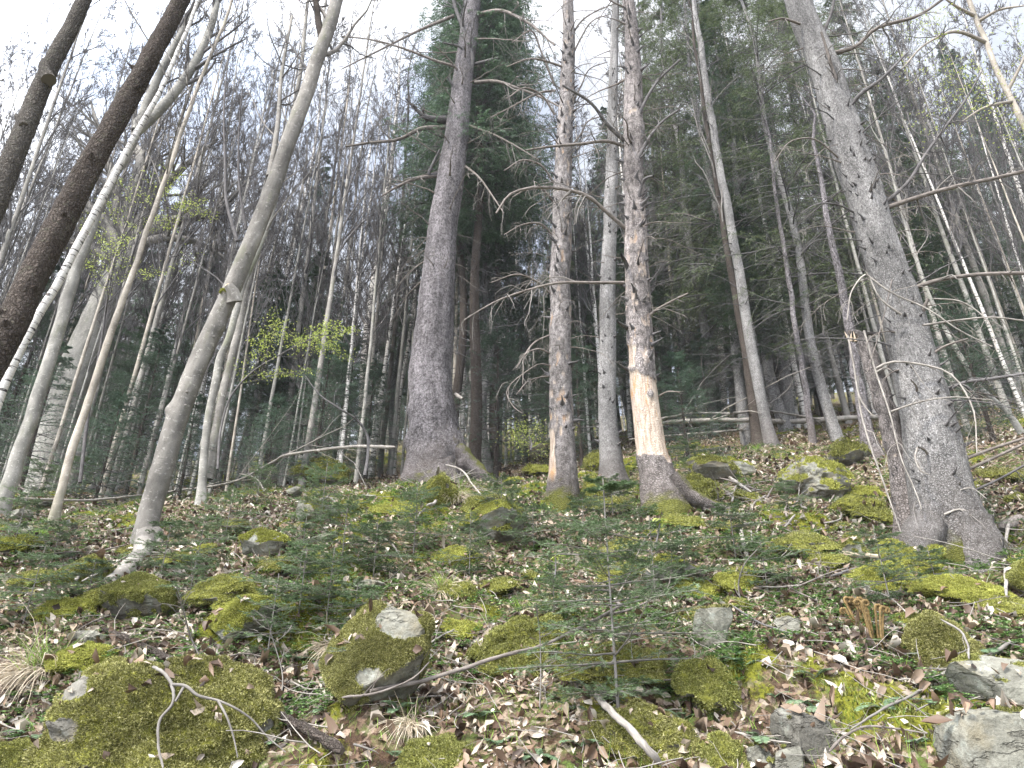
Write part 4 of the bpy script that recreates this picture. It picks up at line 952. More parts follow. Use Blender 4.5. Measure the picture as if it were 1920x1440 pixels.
FIRS = [
    ('young_b', 35, 930, 15.0, 1.0, .3, 'blue-green young fir at the left edge behind the leaning trunks'),
    ('young_a', 175, 950, 12.5, .85, 1.3, 'low young fir between the two slender trunks at far left'),
    ('young_b', 240, 900, 15.5, 1.15, 2.2, 'young fir with a layered crown just left of the stout leaning grey tree'),
    ('young_a', 340, 905, 13.0, .8, .2, 'small fir tucked behind the foot of the stout leaning grey tree'),
    ('mid_a', 120, 900, 22, 1.0, 1.0, 'dark fir standing behind the leaning trunks on the far left'),
    ('mid_a', 300, 880, 24, 1.05, 3.0, 'dark bushy fir further back between the slender and the stout leaning tree'),
    ('young_b', 590, 862, 15.5, 1.05, 4.2, 'young fir with grey-green sprays below the bright leafy twigs'),
    ('mid_b', 552, 850, 21, .95, 1.5, 'dark fir with high crown among the birches left of the big violet spruce'),
    ('young_a', 500, 880, 14.5, .8, 2.8, 'small fir among the thin stems left of the leafy twigs'),
    ('young_b', 690, 850, 19, 1.0, .9, 'young fir behind the white banded birch'),
    ('young_b', 930, 835, 17.0, 1.25, 1.9, 'dark young fir filling the gap right of the big violet spruce'),
    ('mid_a', 985, 820, 21.0, .95, 2.5, 'broad dark fir behind the gap between the big spruce and the pinkish spruce'),
    ('young_b', 1090, 835, 16.5, .95, 5.1, 'young fir between the pinkish and the narrow grey spruce'),
    ('mid_a', 1110, 820, 23.0, 1.1, 0.4, 'dark fir standing far behind the narrow grey spruce'),
    ('young_a', 1290, 865, 14.0, 1.0, .6, 'small fir just behind the debarked spruce to its right'),
    ('tall_b', 1400, 812, 17.5, 1.0, 1.1, 'warm green spruce with drooping sprays rising behind the fallen birch pole'),
    ('tall_b', 1560, 820, 15.5, .92, 2.9, 'loose warm green spruce directly left of the thin dark stem and snag'),
    ('tall_b', 1300, 815, 24.0, 1.2, 4.4, 'tall green spruce filling the space right of the debarked trunk'),
    ('tall_a', 1480, 800, 23.0, 1.0, .8, 'tall dark spruce in the upper right behind the paler drooping ones'),
    ('tall_b', 1700, 790, 19.0, 1.0, 3.7, 'green spruce hidden partly behind the largest grey trunk'),
    ('mid_a', 1835, 800, 18.0, .9, 2.0, 'dark fir on the slope right of the largest grey trunk'),
    ('tall_a', 1900, 770, 24.0, .95, 5.0, 'tall spruce near the right edge high on the slope'),
    ('young_b', 1880, 880, 11.5, .8, 1.0, 'young fir at the right edge beyond the largest grey trunk'),
    ('young_a', 1790, 845, 14.0, .9, 4.0, 'small fir seen just right of the largest grey trunk'),
    ('tall_c', 892, 850, 16.3, 1.0, 0.7, 'dark spruce with dense hanging crown directly behind the big violet spruce'),
    ('tall_c', 846, 850, 18.5, .95, 2.4, 'dark spruce showing at the upper left side of the big violet spruce'),
    ('tall_c', 925, 845, 20.0, .95, 4.1, 'dark hanging-crowned spruce a little right of and beyond the big violet spruce'),
    ('mid_b', 735, 840, 25.0, 1.1, 2.2, 'dark fir behind the banded birch left of the big violet spruce'),
    ('tall_b', 1345, 815, 19.5, 1.05, 0.3, 'green spruce left of the blackened birch with sprays down to the slope'),
    ('tall_b', 1490, 805, 19.0, 1.1, 5.3, 'green spruce right of the blackened birch with sprays down to the slope'),
    ('tall_b', 1625, 800, 21.0, 1.1, 1.9, 'green spruce whose sprays show left of the largest trunk high up'),
    ('tall_b', 1800, 780, 22.0, 1.1, 2.5, 'tall green spruce right of the largest trunk, upper right'),
    ('mid_b', 1440, 812, 16.5, .8, 4.5, 'slim fir in front of the taller spruces right of centre'),
    ('mid_a', 1250, 815, 20.0, .9, 1.6, 'dark fir filling the space behind the crooked grey trunk'),
    ('mid_a', 1040, 822, 18.5, .75, 5.6, 'dark fir directly behind the pinkish spruce'),
    ('mid_b', 915, 830, 22.5, 1.0, 3.6, 'fir behind the grey pole-like tree'),
    ('mid_b', 455, 850, 20.0, .85, 0.9, 'fir behind the pale sinuous trunk'),
    ('mid_a', 640, 845, 20.0, .75, 4.9, 'dark low fir behind the kinked grey trunk'),
    ('mid_a', 20, 900, 19.0, 1.0, 2.9, 'dark fir at the far left edge behind the leaning trunks'),
    ('mid_a', 205, 890, 20.0, .85, 5.2, 'dark fir behind the foot of the massive old tree'),
    ('tall_a', 1180, 820, 27.0, 1.0, 3.3, 'tall spruce far behind between narrow grey and debarked trunks'),
]
for (k, px, py, Y, s, rz, lab) in FIRS:
    place_fir(k, px, py, lab, 'conifers standing among the trunks', s, rz, Y, 'fir tree' if 'fir' in lab.split(' ')[:6] or FK[k]['name'] != 'spruce_tree' else 'spruce tree')

# ------------------------------------------------------------------ named leafless trees further back
BT = [  # name, label, material, [(x, y, width)...], crown start, crown K, extra height
    ('birch', 'white birch with strong black bands left of the big violet spruce', 'birch', [(676, 845, 26), (680, 770, 25), (683, 690, 25), (692, 600, 26), (705, 510, 24), (717, 430, 20), (728, 350, 17), (738, 270, 13), (746, 180, 9), (752, 90, 6)], 5.5, 3),
    ('birch', 'mottled birch leaning right behind the bright leafy twigs', 'birch', [(425, 845, 20), (450, 770, 18), (478, 700, 18), (500, 640, 16), (520, 570, 15), (545, 490, 12), (565, 400, 10), (590, 280, 8), (605, 150, 5)], 6, 3),
    ('slender_tree', 'brown-grey trunk rising left of the young fir below the bright leaves', 'tan', [(550, 860, 15), (560, 790, 14), (572, 720, 13), (585, 640, 13), (600, 560, 12), (612, 480, 11), (625, 390, 9), (640, 280, 7), (655, 150, 5)], 6, 4),
    ('slender_tree', 'dark slim trunk just right of the banded birch', 'darkgrey', [(716, 848, 15), (724, 780, 13), (732, 700, 13), (742, 610, 13), (749, 500, 12), (754, 400, 10), (760, 300, 8), (766, 180, 6)], 6, 4),
    ('birch', 'pale flaking trunk leaning against the left side of the big violet spruce', 'birch', [(742, 812, 14), (748, 750, 14), (758, 690, 13), (770, 620, 12), (780, 540, 10), (788, 440, 9), (796, 330, 7), (800, 220, 5)], 6, 3),
    ('slender_tree', 'thin grey trunk with a kink left of the banded birch', 'beech', [(600, 850, 12), (612, 780, 11), (622, 700, 11), (635, 610, 11), (650, 520, 10), (660, 430, 9), (672, 320, 7), (690, 200, 5)], 6, 4),
    ('slender_tree', 'thin dark trunk between two birches in the left middle distance', 'darkgrey', [(525, 858, 16), (540, 790, 14), (556, 700, 13), (575, 610, 14), (590, 540, 13), (605, 450, 10), (622, 350, 8), (640, 230, 6)], 6, 4),
    ('birch', 'thin birch far back left of the banded birch', 'birch', [(640, 840, 10), (648, 760, 10), (655, 680, 10), (664, 600, 9), (672, 510, 8), (682, 400, 7), (694, 280, 5)], 6, 3),
    ('slender_tree', 'slim grey-brown stem in front of the firs left of centre', 'tan', [(440, 868, 9), (462, 800, 9), (482, 730, 8), (500, 660, 8), (520, 580, 7), (540, 500, 6), (562, 400, 5)], 5, 3),
    ('slender_tree', 'slim straight stem between the leafy twigs and the dark slim trunk', 'beech', [(466, 850, 11), (480, 780, 10), (497, 700, 10), (518, 600, 9), (535, 520, 9), (552, 430, 8), (575, 300, 6)], 6, 3),
    ('old_beech', 'massive pale old tree with spreading crown in the left background', 'ash', [(140, 700, 96), (165, 640, 88), (195, 570, 80), (225, 510, 72), (252, 460, 60)], 0, 0),
    ('slender_tree', 'pale stem leaning right in the left background beside the massive old tree', 'ash', [(230, 900, 14), (262, 820, 13), (300, 740, 12), (330, 650, 11), (362, 560, 10), (392, 460, 9), (410, 370, 8), (425, 260, 6), (440, 150, 5)], 6, 4),
    ('slender_tree', 'small pale tree with a mossy foot in the left middle ground', 'beech', [(208, 905, 12), (225, 865, 9), (250, 800, 8), (272, 745, 7), (286, 712, 6)], 1.2, 0.6),
    ('dark_spruce_trunk', 'dark blackened birch trunk leaning left beside a grey spruce right of centre', 'dark', [(1424, 838, 30), (1416, 790, 26), (1408, 730, 22), (1398, 660, 18), (1385, 590, 17), (1372, 520, 15), (1352, 400, 12), (1335, 300, 10), (1318, 180, 8), (1300, 60, 6)], 5, 3),
    ('spruce_tree', 'grey spruce trunk paired with the blackened birch right of centre', 'spruce_grey', [(1447, 836, 34), (1436, 790, 28), (1424, 730, 26), (1410, 660, 25), (1398, 590, 24), (1384, 500, 22), (1366, 400, 20), (1345, 290, 18), (1325, 160, 15), (1305, 30, 12)], 30, 5),
    ('birch', 'pale birch leaning left between two spruces right of centre', 'birch', [(1492, 795, 18), (1484, 740, 15), (1474, 670, 14), (1462, 600, 14), (1450, 530, 12), (1440, 460, 11), (1425, 350, 9), (1405, 220, 7), (1390, 90, 5)], 6, 3),
    ('spruce_tree', 'brownish spruce stem right of the pale leaning birch', 'spruce_violet', [(1524, 828, 17), (1516, 770, 15), (1505, 700, 14), (1494, 630, 13), (1484, 560, 12), (1470, 470, 10), (1455, 370, 8), (1440, 250, 6)], 30, 3),
    ('birch', 'straight whitish trunk behind the fallen poles right of the debarked spruce', 'birch', [(1358, 785, 15), (1356, 720, 14), (1352, 650, 14), (1350, 580, 12), (1345, 490, 11), (1338, 400, 10), (1328, 280, 8), (1318, 150, 6)], 6, 3),
    ('slender_tree', 'grey trunk with a crook just right of the debarked wood', 'ash', [(1256, 800, 13), (1254, 740, 12), (1250, 680, 11), (1245, 620, 10), (1238, 550, 9), (1232, 460, 8), (1228, 350, 7), (1222, 230, 5)], 6, 3),
    ('slender_tree', 'grey trunk a hand right of the crooked one behind the debarked spruce', 'ash', [(1281, 790, 10), (1281, 720, 10), (1278, 640, 9), (1274, 550, 9), (1270, 450, 8), (1264, 330, 6), (1260, 200, 5)], 6, 3),
    ('leaning_tree', 'curved grey leaning tree on the slope right of the largest trunk', 'ash', [(1905, 795, 20), (1880, 765, 18), (1845, 735, 16), (1820, 700, 14), (1795, 655, 13), (1770, 610, 12), (1745, 560, 11), (1722, 500, 9), (1700, 430, 7), (1675, 340, 5)], 4, 2.5),
    ('slender_tree', 'tan trunk with fresh leaves leaning in at the top right corner', 'tan', [(2075, 560, 34), (1990, 370, 29), (1920, 235, 25), (1885, 165, 22), (1855, 95, 20), (1828, 30, 18), (1812, -20, 17)], 30, 3),
    ('birch', 'pale birch leaning left beyond the right-hand branches', 'birch', [(1905, 700, 12), (1880, 600, 11), (1850, 510, 10), (1820, 430, 9), (1780, 330, 8), (1745, 240, 7), (1715, 150, 5)], 5, 3),
    ('slender_tree', 'pale thin tree seen between the big violet spruce and the pinkish one', 'ash', [(975, 820, 8), (980, 770, 8), (987, 700, 8), (990, 600, 8), (992, 500, 7), (995, 390, 6), (1000, 260, 5)], 6, 3),
    ('slender_tree', 'grey pole-like tree left of the pinkish spruce', 'beech', [(938, 815, 9), (938, 740, 9), (936, 650, 8), (934, 560, 8), (932, 460, 7), (930, 350, 6), (930, 220, 5)], 6, 3),
    ('slender_tree', 'twisted grey tree rising at the left of the upper sky', 'beech', [(355, 860, 16), (372, 780, 15), (385, 700, 14), (398, 610, 13), (420, 520, 12), (445, 430, 10), (470, 330, 9), (500, 220, 7), (530, 90, 5)], 5, 4),
]
YS = {3: None}
bidx = 0
for (nm, lab, mat, pix, h0, ext) in BT:
    bidx += 1
    Yb = None
    if lab.startswith('tan trunk with fresh'): Yb = 7.5
    elif lab.startswith('massive'): Yb = 17.0
    elif lab.startswith('pale birch leaning left beyond'): Yb = 19.0
    elif lab.startswith('curved grey'): Yb = 12.5
    else: Yb = min(float(hit(pix[0][0], max(pix[0][1], 800))[1]), 24.0)
    b0 = at(pix[0][0], pix[0][1], Yb)
    if b0[2] > float(gh(b0[0], b0[1])) + 0.05 and not lab.startswith('tan trunk with fresh'):    # carry the foot down to the slope
        sl = (pix[0][0] - pix[1][0]) / max(1, pix[0][1] - pix[1][1]); q0 = pix[0]
        for q in range(1, 60):
            foot_ = (q0[0] + sl * .6 * q * 8, q0[1] + q * 8, q0[2] * 1.1); b0 = at(foot_[0], foot_[1], Yb)
            if b0[2] < float(gh(b0[0], b0[1])): break
        pix = [foot_] + pix
    wsc = (.62 if pix[-2][0] < 800 or pix[-2][0] > 1800 else .85) if nm != 'old_beech' else .8
    t = trunk(nm, lab, 'birch tree' if nm == 'birch' else ('spruce tree' if 'spruce' in nm else 'tree'), pix, M[mat], Y=Yb, ext=ext, k=18, step=0.12, seed=200 + bidx, relief=0.05, rf=4, ws=wsc)
    if h0 < 20 and ext > 1 and nm != 'old_beech':
        bare_crown(t, h0, (16, 7, 6, 3), seed=300 + bidx, ln=(.24, .4, .42, .5), ang=.5, rmin=.0042)
    elif nm == 'spruce_tree':
        rand_branches(t, 34, 2.0, 14.0, (.5, 1.6), (.007, .013), DK, tw=7, sub=2)
    if lab.startswith('small pale tree'):
        bare_crown(t, .9, (10, 5, 3), ln=(.5, .4, .4), seed=77)
    if nm == 'old_beech':
        rng = rs(9)
        for j, px_ in enumerate(([(240, 480), (262, 420), (300, 360), (360, 300), (410, 260)], [(245, 478), (240, 400), (262, 320), (250, 240), (262, 150)], [(235, 490), (205, 430), (160, 380), (110, 350), (60, 340)],
                     [(250, 470), (290, 430), (350, 410), (420, 385), (470, 330)], [(240, 485), (225, 420), (215, 340), (190, 260), (170, 190)], [(245, 480), (285, 450), (340, 448), (400, 470), (450, 510)],
                     [(240, 470), (280, 380), (320, 300), (340, 220), (375, 120)], [(225, 500), (180, 470), (120, 460), (60, 470)])):
            pts = [at(x, y, Yb + rng.uniform(-1.5, 1.5) * i / 4) for i, (x, y) in enumerate(px_)]; s_ = axial(pts[0]) / FPX
            P, _ = catmull(pts, np.zeros(len(pts)), 14); R = np.linspace(30 if j < 5 else 18, 4, 14) * .5 * s_
            mb = MB(); tubes(mb, P, R, 8, 0)
            A, AR = grow(P[None], R[None], 14, .42, .6, 6, .06, .14, .15, 1, .45, .3, rng, rmin=.008); tubes(mb, A, AR, 4, 0)
            B_, BR = grow(A, AR, 7, .42, .6, 5, .04, .16, .15, 1, .6, .4, rng, rmin=.006); tubes(mb, B_, BR, 3, 1)
            C_, CR = grow(B_, BR, 5, .45, .6, 4, .03, .18, .2, 1, .6, .4, rng, rmin=.005); tubes(mb, C_, CR, 3, 1)
            part('limb', mb, [M['beech'], M['greytwig']], t.root, t.o)
    if lab.startswith('tan trunk with fresh'):
        for px_ in ([(1850, 80), (1800, 60), (1740, 80), (1690, 130)], [(1900, 190), (1850, 200), (1800, 230)], [(1835, 40), (1870, 20), (1925, 10)], [(1828, 30), (1790, 10), (1750, -20)], [(1890, 170), (1915, 120), (1940, 60)]):
            pbranch(t, px_, 7, 2, -.4, [M['tan'], M['darktwig']], 9, .05, 4)
        # fresh leaves
        rng = rs(31); mb = MB(); n = 1500
        cx = rng.choice(np.arange(14), n); cen = np.array([at(1700 + rng.uniform(0, 240), rng.uniform(-10, 250), t.Y - rng.uniform(0, .6)) for _ in range(14)])
        S = cen[cx] + rng.normal(0, .22, (n, 3)) * np.array([1, .8, .8]); LEAVES = (S, rng)
        D = unit(rng.normal(0, 1, (n, 3)) * np.array([1, 1, .3]) + np.array([0, 0, -.4])); Sd = unit(np.cross(D, rng.normal(0, .35, (n, 3)) + [0, 0, 1]))
        l = rng.uniform(.018, .034, (n, 1)); V = np.stack([S, S + D * l * .5 - Sd * l * .36, S + D * l, S + D * l * .5 + Sd * l * .36], 1)
        mb.add(V.reshape(-1, 3), np.arange(4 * n).reshape(-1, 4)); part('foliage', mb, M['spring'], t.root, t.o, smooth=False)

# ------------------------------------------------------------------ the forest beyond: copies of a few kinds
def bare_kind(seed, H, r0, mat, K=(26, 7, 6, 4), h0=.28, ang=.48, tw='darktwig', lnk=.22):
    rng = rs(seed); hs = np.linspace(-.4, H, 30)
    P = np.stack([.045 * np.cumsum(rng.normal(0, 1, 30)) * H / 30 * .35, .04 * np.cumsum(rng.normal(0, 1, 30)) * H / 30 * .35, hs], -1); P[:, :2] -= P[1, :2]
    R = r0 * (1 - .9 * np.clip(hs / H, 0, 1)) * (1 + .3 * np.exp(-np.clip(hs, 0, None) / .3))
    tm = MB(); tubes(tm, P[None], R[None], 12, 0)
    i0 = int(30 * h0); cm = MB()
    A, AR = grow(P[None, i0:], R[None, i0:], K[0], lnk, ang, 7, .10, .10, .02, 1, .5, .25, rng, even=True, rmin=.006); tubes(cm, A, AR, 4, 0)
    B_, BR = grow(A, AR, K[1], .42, ang, 5, .08, .13, .15, 1, .6, .4, rng, rmin=.006); tubes(cm, B_, BR, 3, 0)
    C_, CR = grow(B_, BR, K[2], .42, ang, 4, .05, .16, .2, 1, .6, .4, rng, rmin=.005); tubes(cm, C_, CR, 3, 0)
    if K[3]: D_, DR = grow(C_, CR, K[3], .68, ang * .8, 4, .05, .10, .2, 1, .6, .4, rng, rmin=.004); tubes(cm, D_, DR, 3, 0)
    return dict(trunk=tm.mesh('trunk', M[mat]), crown=cm.mesh('crown', M[tw]), H=H)
BK = {'birch': [bare_kind(21, 17, .085, 'birch'), bare_kind(22, 15, .07, 'birch')],
      'bare_tree': [bare_kind(23, 18, .09, 'beech'), bare_kind(24, 16, .065, 'ash'), bare_kind(25, 19, .10, 'beech'), bare_kind(26, 14, .05, 'ash', h0=.25), bare_kind(27, 17, .07, 'ash'), bare_kind(28, 17, .07, 'tan')]}
rng = rs(77); placed = []; cnt = -44
LAB = {'birch': ('distant birch with pale trunk and bare crown among the crowded far trunks', 'birch tree', 'far birches on the upper slope'),
       'bare_tree': ('distant leafless tree with slim grey trunk among the crowded far trunks', 'tree', 'far leafless trees on the upper slope'),
       'fir': ('dark conifer standing far back among the crowded trunks', 'fir tree', 'far conifers on the upper slope')}
while cnt < 440:
    y = math.exp(rng.uniform(math.log(17), math.log(58))); u = rng.uniform(-1.12, 1.08)
    if cnt < 0: y = rng.uniform(14.5, 19); u = rng.uniform(-1.0, -.30) if cnt % 3 else rng.uniform(.6, 1.0)
    x = u * (0.86 * y + 2)
    if any((x - a) ** 2 + (y - b) ** 2 < (0.55 + .006 * y) ** 2 for a, b in placed): continue
    placed.append((x, y)); cnt += 1
    right = u > -0.12
    r_ = rng.uniform() if cnt > 0 else rng.uniform(.42, 1)
    z = float(gh(x, y)) - .1
    if r_ < (0.24 if right else 0.17):
        kd = ['tall_a', 'tall_b', 'mid_a', 'mid_b', 'tall_b', 'young_b'][rng.randint(6)] if right else ['mid_a', 'mid_b', 'young_b', 'mid_a', 'tall_a', 'young_b'][rng.randint(6)]
        xy_fir(kd, x, y, LAB['fir'][0], LAB['fir'][2], rng.uniform(.75, 1.15), rng.uniform(0, 6.28))
        continue
    nm = 'birch' if r_ < (0.50 if right else .36) else 'bare_tree'
    k = BK[nm][rng.randint(len(BK[nm]))]
    e = thing(nm, (x, y, z), LAB[nm][0], LAB[nm][1], LAB[nm][2]); s = rng.uniform(.72, 1.12)
    e.scale = (s * rng.uniform(.9, 1.2) * (.7 if cnt < 1 else 1),) * 2 + (s,); e.rotation_euler = (rng.normal(0, .02), rng.normal(0.02, .022), rng.uniform(0, 6.28))
    link('trunk', k['trunk'], e); link('crown', k['crown'], e)

# far wood that reads as one mass, higher on the slope
def far_wood():
    rng = rs(91); mb = MB()
    n = 480; y = np.exp(rng.uniform(math.log(56), math.log(118), n)); x = rng.uniform(-1, 1, n) * (1.3 * y + 4); z = gh(x, y)
    H = rng.uniform(13, 20, n); hs = np.linspace(-.02, 1, 8)
    P = np.stack([x[:, None] + np.cumsum(rng.normal(0, .12, (n, 8)), 1), y[:, None] + 0 * hs[None], z[:, None] + H[:, None] * hs[None]], -1)
    R = rng.uniform(.08, .17, n)[:, None] * (1 - .85 * hs[None]); pale = rng.uniform(0, 1, n) < .3
    tubes(mb, P[~pale], R[~pale], 6, 0); tubes(mb, P[pale], R[pale], 6, 1)
    bare = rng.uniform(0, 1, n) < .6
    A, AR = grow(P[bare][:, 2:], R[bare][:, 2:], 14, .24, .5, 5, .1, .12, .02, 1, .5, .3, rng, rmin=.012); tubes(mb, A, AR, 3, 2)
    B_, BR = grow(A, AR, 6, .42, .55, 4, .06, .15, .1, 1, .6, .5, rng, rmin=.010); tubes(mb, B_, BR, 3, 2)
    C_, CR = grow(B_, BR, 3, .5, .55, 3, .05, .15, .1, 1, .6, .5, rng, rmin=.009); tubes(mb, C_, CR, 3, 2)
    f = ~bare
    A, AR = grow(P[f], R[f], 60, .15, 1.5, 4, -.05, .06, .12, 1, .3, .3, rng, rmin=.012, lenfall=.75); tubes(mb, A, AR, 3, 2)
    needles(mb, A, 70, .34, .10, 3, rng, up=.5)
    w = link('far_wood', mb.mesh('far_wood', [M['darkgrey'], M['birch'], M['darktwig'], M['fir']])); tag(w, 'dense mixed wood closing the view high up the slope', 'woodland', kind='stuff')
far_wood()
# ------------------------------------------------------------------ boulders and stones
import bmesh
_sph = {}
def sphere(sub):
    if sub not in _sph:
        bm = bmesh.new(); bmesh.ops.create_icosphere(bm, subdivisions=sub, radius=1.0)
        V = np.array([v.co[:] for v in bm.verts]); F = np.array([[v.index for v in f.verts] for f in bm.faces]); bm.free(); _sph[sub] = (V, F)
    return _sph[sub]
LEAF_ON = []; ROCKV = []
ROCKS = []          # ellipsoids, so that leaves keep off them
def boulder(name, label, box, mat='rock', cover=0.5, kind='round', seed=1, depth=0.8, mossmat='moss', rot=0.0, ln=0.016, cat='boulder', group=None, dens=0.5, tilt=0.0, bare=None, lift=0.0, Y=None):
    x0, y0, x1, y1 = box; xc, yc = (x0 + x1) / 2, (y0 + y1) / 2; h = y1 - y0
    p = hit(xc, min(y1 - 0.12 * h, 1500)); s_ = axial(p) / FPX
    rx = (x1 - x0) / 2 * s_; rz = h / 2 * s_ * 1.12; ry = max(rx * depth, rz * 0.9)
    Yc = (p[1] + ry * 0.45) if Y is None else Y
    c = at(xc, yc, Yc); c[2] += lift - (.18 * rz if kind == 'angular' and (x1 - x0) < 90 else 0)
    rng = rs(seed * 7 + 3); sub = 6 if (x1 - x0) > 110 else 5
    V, F = sphere(sub); V = V.copy()
    ncut = {'round': 7, 'slab': 14, 'angular': 24, 'mound': 2}[kind]
    if kind in ('slab', 'angular'):
        e = 0.55 if kind == 'slab' else 0.72
        V = np.sign(V) * np.abs(V) ** e; V = V / np.maximum(1, np.linalg.norm(V, axis=1, keepdims=True) ** .55)
    for i in range(ncut):
        n = unit(rng.normal(0, 1, 3) * np.array([1, 1, .8])); d = rng.uniform(0.42, 0.75) if kind in ('slab', 'angular') else rng.uniform(.75, .92)
        V = V - n * np.maximum(0, V @ n - d)[:, None] * 0.93
    ext = np.abs(V).max(0); V = V / ext
    amp = {'round': .30, 'slab': .09, 'angular': .09, 'mound': .50}[kind]
    N0 = unit(V)
    sc = np.array([rx, ry, rz])
    if kind == 'mound': sc = sc * np.array([1.15, 1.15, .66])
    if kind == 'round': sc = sc * np.array([1.05, 1.05, .9])
    W = V * sc
    W = W + N0 * (min(rx, rz) * (amp * fbm(V * 1.7, seed, 3) + .45 * amp * fbm(V * 4.5, seed + 3, 4)))[:, None]
    if kind in ('slab', 'angular'):           # bedding ledges
        zz = W[:, 2] / rz * 2.2 + .35 * vnoise(V * 1.2, seed); W[:, 0:2] *= (1 + .05 * vnoise(np.stack([zz * 1.5, 0 * zz, 0 * zz + seed], -1), seed))[:, None]
    if kind in ('mound', 'round'):             # spread the foot, and let the uphill side rise with the slope
        W[:, 0:2] *= (1 + (.55 if kind == 'mound' else .22) * np.clip(.1 - W[:, 2] / rz, 0, 1.2))[:, None]
        W[:, 2] += W[:, 1] * (.30 if kind == 'mound' else .16)
    ct, st = math.cos(rot), math.sin(rot)      # tilt in the picture plane, then turn
    W = np.stack([W[:, 0] * ct - W[:, 2] * st, W[:, 1], W[:, 0] * st + W[:, 2] * ct], -1)
    if tilt:
        a, b = math.cos(tilt), math.sin(tilt); W = np.stack([W[:, 0], W[:, 1] * a - W[:, 2] * b, W[:, 1] * b + W[:, 2] * a], -1)
    P = W + c
    # vertex normals
    fn = np.cross(P[F[:, 1]] - P[F[:, 0]], P[F[:, 2]] - P[F[:, 0]]); vn = np.zeros_like(P)
    for k in range(3): np.add.at(vn, F[:, k], fn)
    vn = unit(vn)
    nz = fbm(P * 2.3 / max(rx, .25), seed + 5, 4); nf = fbm(P * 14, seed + 6, 3)
    m = vn[:, 2] * 0.75 + nz * 1.0 + nf * .75 + (cover - 0.5) * 2.0
    if bare is not None:
        for (bx, by, br) in bare:
            q = at(bx, by, c[1]); px_, py_ = pix_of(P); d = np.hypot(px_ - bx, py_ - by) / br
            m = m - np.clip(1.5 - d + nf, 0, 1) * 2.5
    m = np.clip(m * 2.2 + 0.1, 0, 1)
    nl = int((x1 - x0) * h * .0022 * rng.uniform(.2, 1.6)) + 1; kk = rng.choice(len(P), nl); kk = kk[vn[kk, 2] > .45]; LEAF_ON.append((P[kk] + vn[kk] * .018, vn[kk]))
    root = thing(name, c - np.array([0, 0, rz]), label, cat, group); o = c - np.array([0, 0, rz])
    mb = MB(); mb.add(P, F, 0, moss=m); part('rock', mb, M[mat], root, o, smooth=kind in ('round', 'mound'))
    qx, qy = pix_of(P); ROCKV.append((qx, qy, P[:, 1])); ROCKS.append((c[0], c[1], rx * .82, ry * .8, c[2]))
    if cover > 0.02:
        ar = np.linalg.norm(fn, axis=1) * np.clip(m[F].mean(1) * 1.6 - .5, 0, 1)
        toc = CAM - P[F].mean(1); vis = (fn * toc).sum(1) > -0.2 * np.linalg.norm(fn, axis=1) * np.linalg.norm(toc, axis=1)
        ar = ar * np.where(vis, 1, 0.15)
        if ar.sum() > 0:
            n = int(min(70000, (x1 - x0) * h * dens * 1.9 + 400))
            n = int(n * min(1, ar.sum() / (np.linalg.norm(fn, axis=1) * vis).sum() * 1.3 + .05))
            k = rng.choice(len(F), n, p=ar / ar.sum()); u, v = rng.uniform(0, 1, (2, n, 1)); sw = (u + v) > 1; u = np.where(sw, 1 - u, u); v = np.where(sw, 1 - v, v)
            T3 = P[F[k]]; S = T3[:, 0] + (T3[:, 1] - T3[:, 0]) * u + (T3[:, 2] - T3[:, 0]) * v; Nn = vn[F[k, 0]]
            L = max(ln, ln * (p[1] / 4.5))
            cl = np.clip(.6 + .9 * fbm(S * 22, seed + 9, 2), .15, 1.6)
            cl2 = np.clip(fbm(S * 13, seed + 19, 3) + .35, 0, 1); mbm = MB(); blades(mbm, S + Nn * (cl2[:, None] * .022 * (L / .018) - .003), unit(Nn + np.array([0, -.15, -.25])), L * .72, L * .19, rng, 2, lean=1.0)
            part('moss', mbm, M[mossmat], root, o)
    return root

B = boulder
B('mossy_boulder', 'largest moss-covered boulder, at the lower left corner area with a bare grey patch', (95, 1238, 545, 1530), 'rock_dark', .80, 'round', 1, .75, 'moss_dark', rot=-.10, ln=.020, dens=.5, bare=[(140, 1288, 24), (118, 1370, 20)])
B('mossy_boulder', 'big mossy boulder with a pale lichen-spotted bare top, lower centre-left', (600, 1132, 832, 1335), 'rock', .72, 'angular', 2, .7, 'moss_dark', ln=.017, dens=.8, bare=[(745, 1155, 34), (690, 1270, 22)])
B('moss_mound', 'tall yellow-green moss-covered mound in the lower centre', (912, 1148, 1052, 1290), 'rock_dark', 1.1, 'mound', 3, .8, 'moss', ln=.020, dens=1.2)
B('mossy_boulder', 'round boulder wholly wrapped in shaggy moss, lower right', (1705, 1160, 1817, 1292), 'rock_dark', .95, 'round', 4, .9, 'moss_dark', ln=.020, dens=1.3)
B('bare_rock', 'large smooth bare grey rock in the bottom right corner', (1745, 1312, 2010, 1560), 'rock', .06, 'angular', 15, .8, rot=-.12, dens=.1)
B('rock_slab', 'grey slab with a strip of moss on top above the bottom right rock', (1785, 1238, 1985, 1352), 'rock', .22, 'slab', 6, .9, 'moss', rot=-.16, dens=.3)
B('rock_block', 'dark oblong block of stone tilted down to the right near the bottom', (1442, 1338, 1592, 1432), 'rock_dark', .25, 'slab', 7, .55, 'moss_dark', rot=-.46, dens=.4)
B('small_rock', 'small pale angular stone below the dark tilted block', (1446, 1398, 1512, 1462), 'rock', .05, 'angular', 8, .8, cat='stone')
B('small_rock', 'small rounded stone at the bottom just left of the pale angular one', (1402, 1400, 1450, 1450), 'rock', .1, 'round', 9, .8, cat='stone')
B('mossy_rock', 'grey rock with a dark cap of moss right of the fir sapling', (1296, 1122, 1372, 1226), 'rock', .38, 'angular', 10, .8, 'moss_dark', dens=.9)
